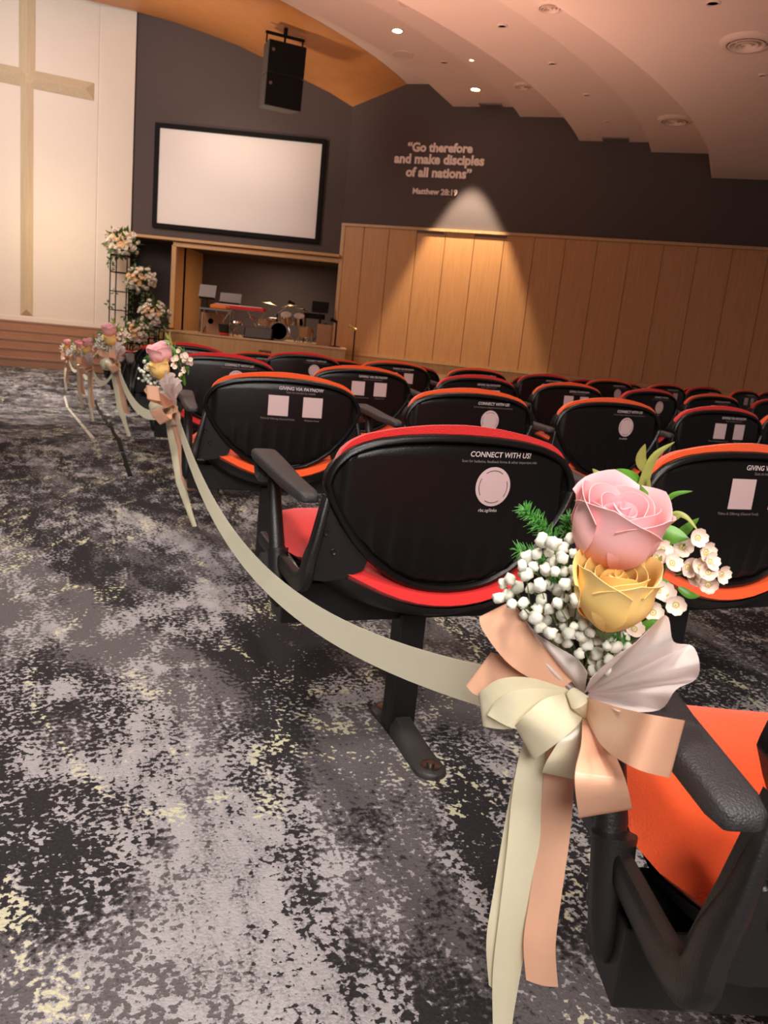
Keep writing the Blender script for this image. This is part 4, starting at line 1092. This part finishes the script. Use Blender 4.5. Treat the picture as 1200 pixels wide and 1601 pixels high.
def wire_stand(c, h, w_, label, vines=True):
    t = thing('flower_stand', label, 'flower stand', c, group='black wire flower stands beside the stage'); hw = w_/2
    for sx in (-1, 1):
        for sy in (-1, 1):
            m = MB(); m.tube([(sx*hw, sy*hw, 0), (sx*hw, sy*hw, h)], .016, 8); obj('leg', m, MT['black'], t)
    for f in (0.02, .27, .52, .77, .985):
        m = MB()
        P = [(-hw, -hw), (hw, -hw), (hw, hw), (-hw, hw), (-hw, -hw)]
        for a, b in zip(P, P[1:]): m.tube([(a[0], a[1], h*f), (b[0], b[1], h*f)], .012, 6)
        obj('crossbar', m, MT['black'], t)
    m = MB(); m.box((0, 0, h-.01), (w_*1.05, w_*1.05, .02)); obj('top_plate', m, MT['black'], t, smooth=False)
    if vines:
        m = MB()
        for k in range(16): leaf_cards(m, (hw*frnd.choice((-1, 1, 1)), -hw*frnd.choice((1, 1, -1)), h*(frnd.random()**.8)), w_*.16, 9, w_*.26)
        v = obj('trailing_greenery', m, MT['foliage'], t, smooth=False); v['kind'] = 'stuff'
    return t
def stand_with(px, py, Y, zb, rpx, n, wpx, lab_a, lab_s, seed):
    c = atY(px, py, Y); k = Y/F_PX; r = rpx*k
    arrangement(c, r, n, lab_a, seed)
    wire_stand(Vector((c.x, c.y, zb)), c.z-r*.62-zb, wpx*k, lab_s)
stand_with(191, 381, 20.55, STAGE_Z, 27, 40, 25, 'highest white flower arrangement, in front of the cream wall', 'black wire flower stand against the cream wall, carrying the highest flowers', 5)
stand_with(219, 437, 19.3, LOW_Z, 25, 38, 25, 'white and peach flower arrangement second from the top, before the dark recess', 'black wire stand carrying the second highest flowers', 6)
stand_with(241, 493, 19.1, LOW_Z, 27, 38, 24, 'white and peach flower arrangement lowest on the right, beside the band platform', 'black wire stand beside the band platform, under the right-hand flowers', 7)
stand_with(211, 521, 18.6, LOW_Z, 23, 32, 22, 'lowest white flower arrangement on the left, at the foot of the stage steps', 'lowest black wire flower stand at the foot of the steps', 8)

# ================================================================== BAND PLATFORM
YB = 20.7; KB = YB/F_PX
def bp_(px, Y=YB): q = atY(px, 525, Y); return Vector((q.x, Y, PTZ))
def zpx(px, py, Y=YB): return atY(px, py, Y).z
def drum(mb, c, r, h, axis='Z', n=24):
    rot = None if axis == 'Z' else Matrix.Rotation(R(90), 3, 'X')
    mb.lathe([(0, -h/2), (r*.97, -h/2), (r, -h/2+.005), (r, h/2-.005), (r*.97, h/2), (0, h/2)], n, c, rot)
def hoop(mb, c, r, axis='Z', tr=.012, n=28):
    P = [Vector((r*math.cos(2*PI*k/n), r*math.sin(2*PI*k/n), 0)) for k in range(n+1)]
    if axis != 'Z': P = [Vector((p.x, 0, p.y)) for p in P]
    mb.tube([p+Vector(c) for p in P], tr, 6, cap=False)
def tripod(t, h, r=.22, mm='chrome', rad=.012):
    m = MB(); m.tube([(0, 0, .05), (0, 0, h)], rad, 8); obj('pole', m, MT[mm], t)
    for k in range(3):
        a = 2*PI*k/3+.5; m = MB(); m.tube([(0, 0, .22), (r*.5*math.cos(a), r*.5*math.sin(a), .12), (r*math.cos(a), r*math.sin(a), .01)], rad*.9, 6); obj('leg', m, MT[mm], t)
# bass drum with two mounted toms
t = thing('bass_drum', 'dark-fronted bass drum of the drum kit with two chrome toms mounted on top', 'drum', bp_(437))
rb = 13*KB
m = MB(); drum(m, (0, 0, rb+.02), rb, .42, 'Y'); obj('shell', m, MT['drumwood'], t)
m = MB(); m.lathe([(0, 0), (rb*.93, 0)], 28, (0, -.215, rb+.02), Matrix.Rotation(R(90), 3, 'X')); obj('front_head', m, MT['black'], t)
for y in (-.21, .21): m = MB(); hoop(m, (0, y, rb+.02), rb*1.01, 'Y', .018); obj('hoop', m, MT['chrome'], t)
for dx, dz in ((8, 36), (28, 36)):
    m = MB(); c = Vector((dx*KB, 0, dz*KB-.02)); rot = Matrix.Rotation(R(35), 3, 'X')
    m.lathe([(0, -.11), (.13, -.11), (.135, .11), (0, .11)], 22, c, rot); tm = obj('tom', m, MT['chrome'], t)
    m = MB(); m.lathe([(0, .115), (.128, .115)], 22, c, rot); obj('drum_head', m, MT['drumskin'], tm)
    m = MB(); m.tube([(dx*KB*.6, 0, 2*rb), c], .015, 6); obj('tom_arm', m, MT['chrome'], t)
def floor_drum(px, py0, r, h, lab, leg_h, Y=YB, mm='drumwood'):
    t = thing('drum', lab, 'drum', bp_(px, Y), group='drums on the platform')
    m = MB(); drum(m, (0, 0, leg_h+h/2), r, h); obj('shell', m, MT[mm], t)
    m = MB(); m.lathe([(0, leg_h+h+.002), (r*.95, leg_h+h+.002)], 22); obj('drum_head', m, MT['drumskin'], t)
    for z in (leg_h+.01, leg_h+h-.01): m = MB(); hoop(m, (0, 0, z), r*1.01); obj('hoop', m, MT['chrome'], t)
    for k in range(3):
        a = 2*PI*k/3-.6; m = MB(); m.tube([(r*math.cos(a), r*math.sin(a), leg_h+h*.5), (r*1.08*math.cos(a), r*1.08*math.sin(a), 0.0)], .011, 6); obj('leg', m, MT['chrome'], t)
floor_drum(478, 520, .19, .27, 'wooden floor tom on the right of the bass drum', .14, YB-.1)
floor_drum(413, 505, .18, .16, 'wooden snare drum on the left of the bass drum', .34)
floor_drum(425, 505, .15, .16, 'small wooden drum behind the bass drum', .40, YB+.5)
def cymbal(px, py, r, lab, tilt, Y=YB):
    t = thing('cymbal', lab, 'cymbal', bp_(px, Y), group='cymbals on stands'); h = zpx(px, py, Y)-PTZ
    tripod(t, h)
    m = MB(); m.lathe([(0, .03), (.03, .028), (.05, .01), (r, -.015)], 26, (0, 0, h), Matrix.Rotation(R(tilt), 3, 'Y')); obj('plate', m, MT['brass'], t, solid=.003)
cymbal(418, 474, .20, 'cymbal on a chrome stand at the left end of the drum kit', 8, YB+.3)
cymbal(449, 478, .22, 'cymbal behind the two mounted toms', -12, YB+.6)
cymbal(471, 484, .20, 'cymbal on the right of the mounted toms', 14, YB+.3)
cymbal(394, 497, .16, 'low hi-hat cymbal beside the red keyboard', 0, YB+.1)
# keyboard on its stand
t = thing('keyboard', 'long red-topped keyboard on crossed chrome legs', 'keyboard', bp_(372, YB+.2)); kh = zpx(372, 481, YB)-PTZ
m = MB(); m.box((0, 0, kh), (78*KB, .36, .09)); obj('body', m, MT['keyred'], t, smooth=False, bevel=.015)
m = MB(); m.box((0, -.10, kh+.05), (72*KB, .14, .02)); obj('keys', m, MT['drumskin'], t, smooth=False)
for s in (-1, 1):
    for u in (-1, 1): m = MB(); m.tube([(s*26*KB-u*.22, 0.03*u, 0.01), (s*26*KB+u*.22, 0.03*u, kh-.05)], .016, 6); obj('leg', m, MT['chrome'], t)
# low table with chrome legs, box, music stands, stool
t = thing('side_table', 'low table with thin chrome legs left of the keyboard', 'table', bp_(337, YB-.35)); th = zpx(337, 484, YB-.35)-PTZ
m = MB(); m.box((0, 0, th), (48*KB, .45, .04)); obj('tabletop', m, MT['grey'], t, smooth=False)
for sx in (-1, 1):
    for sy in (-1, 1): m = MB(); m.tube([(sx*22*KB, sy*.19, th), (sx*23*KB, sy*.2, 0)], .012, 6); obj('leg', m, MT['chrome'], t)
o = tag(obj('folded_cloth', MB().prism([(-.20, -.14, 0), (.22, -.16, 0), (.25, .12, 0), (-.16, .15, 0)], (0, 0, .10)), MT['amber'], None, bevel=.03, seg=3, loc=bp_(340, YB-.35)+Vector((0, 0, th+.02))), 'orange folded cloth lying on the low chrome-legged table', 'cloth')
t = thing('wooden_box', 'plain wooden box standing beneath the low table', 'box', bp_(331, YB+.15))
m = MB(); m.box((0, 0, .26), (30*KB, .42, .52)); obj('box_body', m, MT['ply'], t, smooth=False, bevel=.01)
m = MB(); m.lathe([(0, 0), (.07, 0)], 18, (0, -.212, .32), Matrix.Rotation(R(90), 3, 'X')); obj('sound_hole', m, MT['black'], t)
def music_stand(px, py, wpx, hpx, lab, mm, Y=YB, grid_=False):
    t = thing('music_stand', lab, 'music stand', bp_(px, Y), group='music stands on the platform'); h = zpx(px, py, Y)-PTZ; w_, hh = wpx*KB, hpx*KB
    tripod(t, h-.05, .26, 'black')
    rot = Matrix.Rotation(R(-22), 3, 'X'); m = MB(); m.box((0, 0, h), (w_, .02, hh), rot)
    if grid_:
        for k in range(-3, 4): m.box((k*w_/7.5, -.012, h), (.012, .02, hh), rot)
    ds = obj('desk', m, MT[mm], t, smooth=False)
    m = MB(); m.box((0, -.05, h-hh/2), (w_*.95, .09, .02), rot); obj('lip', m, MT['black'], ds, smooth=False)
music_stand(321, 455, 25, 20, 'music stand with a pale desk at the far left of the platform', 'grey')
music_stand(357, 466, 33, 16, 'wide pale music stand behind the red keyboard', 'grey', YB+.7)
music_stand(497, 479, 26, 16, 'black slatted music stand on the right behind the drums', 'black', YB+.5, True)
t = thing('drum_stool', 'small round chrome-legged stool in front of the keyboard', 'stool', bp_(368, YB-.2)); hs = zpx(368, 505, YB-.2)-PTZ
m = MB(); m.lathe([(0, hs-.03), (.15, hs-.03), (.17, hs), (.15, hs+.05), (0, hs+.055)], 22); obj('seat', m, MT['chrome'], t)
tripod(t, hs-.03, .2)
t = thing('bongo_drum', 'small dark drum with a pink band on the platform floor under the keyboard', 'drum', bp_(350, YB-.45))
m = MB(); m.lathe([(0, 0), (.11, 0), (.17, .28), (0, .28)], 20); obj('shell', m, MT['steel'], t)
m = MB(); m.lathe([(.118, .02), (.122, .07), (.135, .07), (.13, .02)], 20); obj('band', m, MT['keyred'], t)
t = thing('floor_monitor', 'black wedge floor monitor left of the bass drum', 'loudspeaker', bp_(403, YB-.4))
m = MB(); m.prism([(-.36, -.05, 0), (-.36, .30, 0), (-.36, .25, .24), (-.36, .08, .28)], (.72, 0, 0)); obj('cabinet', m, MT['black'], t, smooth=False, bevel=.015)
m = MB(); m.prism([(-.33, -.04, .03), (-.33, -.055, .03), (-.33, .06, .27), (-.33, .075, .27)], (.66, 0, 0)); obj('grille', m, MT['grille'], t, smooth=False)
t = thing('guitar_amplifier', 'tan box amplifier at the right end of the platform', 'amplifier', bp_(507, YB-.2))
m = MB(); m.box((0, 0, .26), (22*KB, .3, .52)); obj('cabinet', m, MT['ply'], t, smooth=False, bevel=.015)
m = MB(); m.box((0, -.155, .22), (18*KB, .012, .34)); obj('speaker_cloth', m, MT['drumwood'], t, smooth=False)
m = MB(); m.box((0, 0, .535), (.10, .03, .03)); obj('handle', m, MT['black'], t, smooth=False)
t = thing('black_keyboard', 'black keyboard on a stand behind the right-hand drums', 'keyboard', bp_(487, YB+1.0)); h = zpx(487, 494, YB+1.0)-PTZ
m = MB(); m.box((0, 0, h), (36*KB, .3, .14)); obj('body', m, MT['black'], t, smooth=False, bevel=.01)
for s in (-1, 1): m = MB(); m.tube([(s*12*KB, -.1, 0), (s*12*KB, .05, h-.06)], .016, 6); obj('leg', m, MT['black'], t)
def mic_stand(loc, h, lab, gold, boom):
    t = thing('microphone_stand', lab, 'microphone stand', loc, group='microphone stands'); 
    m = MB(); m.lathe([(0, .0), (.15, 0), (.15, .015), (.03, .03), (0, .03)], 22); obj('base', m, MT['black'], t)
    m = MB(); m.tube([(0, 0, .02), (0, 0, h)], .018, 8); obj('pole', m, MT['black'], t)
    if boom: m = MB(); m.tube([(-.12, 0, h-.08), (.34, 0, h+.28)], .012, 6); obj('boom', m, MT['chrome'], t); c = (.36, 0, h+.30)
    else: c = (-.05, 0, h)
    m = MB(); m.lathe([(0, -.08), (.03, -.07), (.035, .03), (.05, .05), (.045, .10), (0, .12)], 14, c, Matrix.Rotation(R(-70), 3, 'Y')); obj('microphone', m, MT[gold], t)
q = atY(551, 560, 19.4)
mic_stand(Vector((q.x, 19.4, LOW_Z)), zpx(549, 513, 19.4)-LOW_Z, 'black microphone stand with a gold top before the wooden panelling', 'gold', False)
mic_stand(bp_(524, YB-.5), zpx(524, 502, YB-.5)-PTZ, 'microphone stand at the right end of the platform', 'black', False)
mic_stand(bp_(431, YB+.35), zpx(431, 490, YB+.35)-PTZ, 'boom microphone stand over the drum kit', 'black', True)
# socket box on the platform front
pa, pb = Vector((PF[0].x, PF[0].y, 0)), Vector((PF[1].x, PF[1].y, 0)); e_ = (pb-pa).normalized(); nn_ = Vector((e_.y, -e_.x, 0))
q = on_plane(414, 553, pa, nn_); t = thing('socket_box', 'small dark socket box on the front of the band platform', 'socket box', q, (0, 0, math.atan2(e_.y, e_.x)))
m = MB(); m.box((0, -.02, 0), (.30, .04, .16)); obj('housing', m, MT['fixdark'], t, smooth=False, bevel=.006)
for s in (-1, 1): m = MB(); m.box((s*.07, -.043, 0), (.09, .008, .09)); obj('socket', m, MT['black'], t, smooth=False)
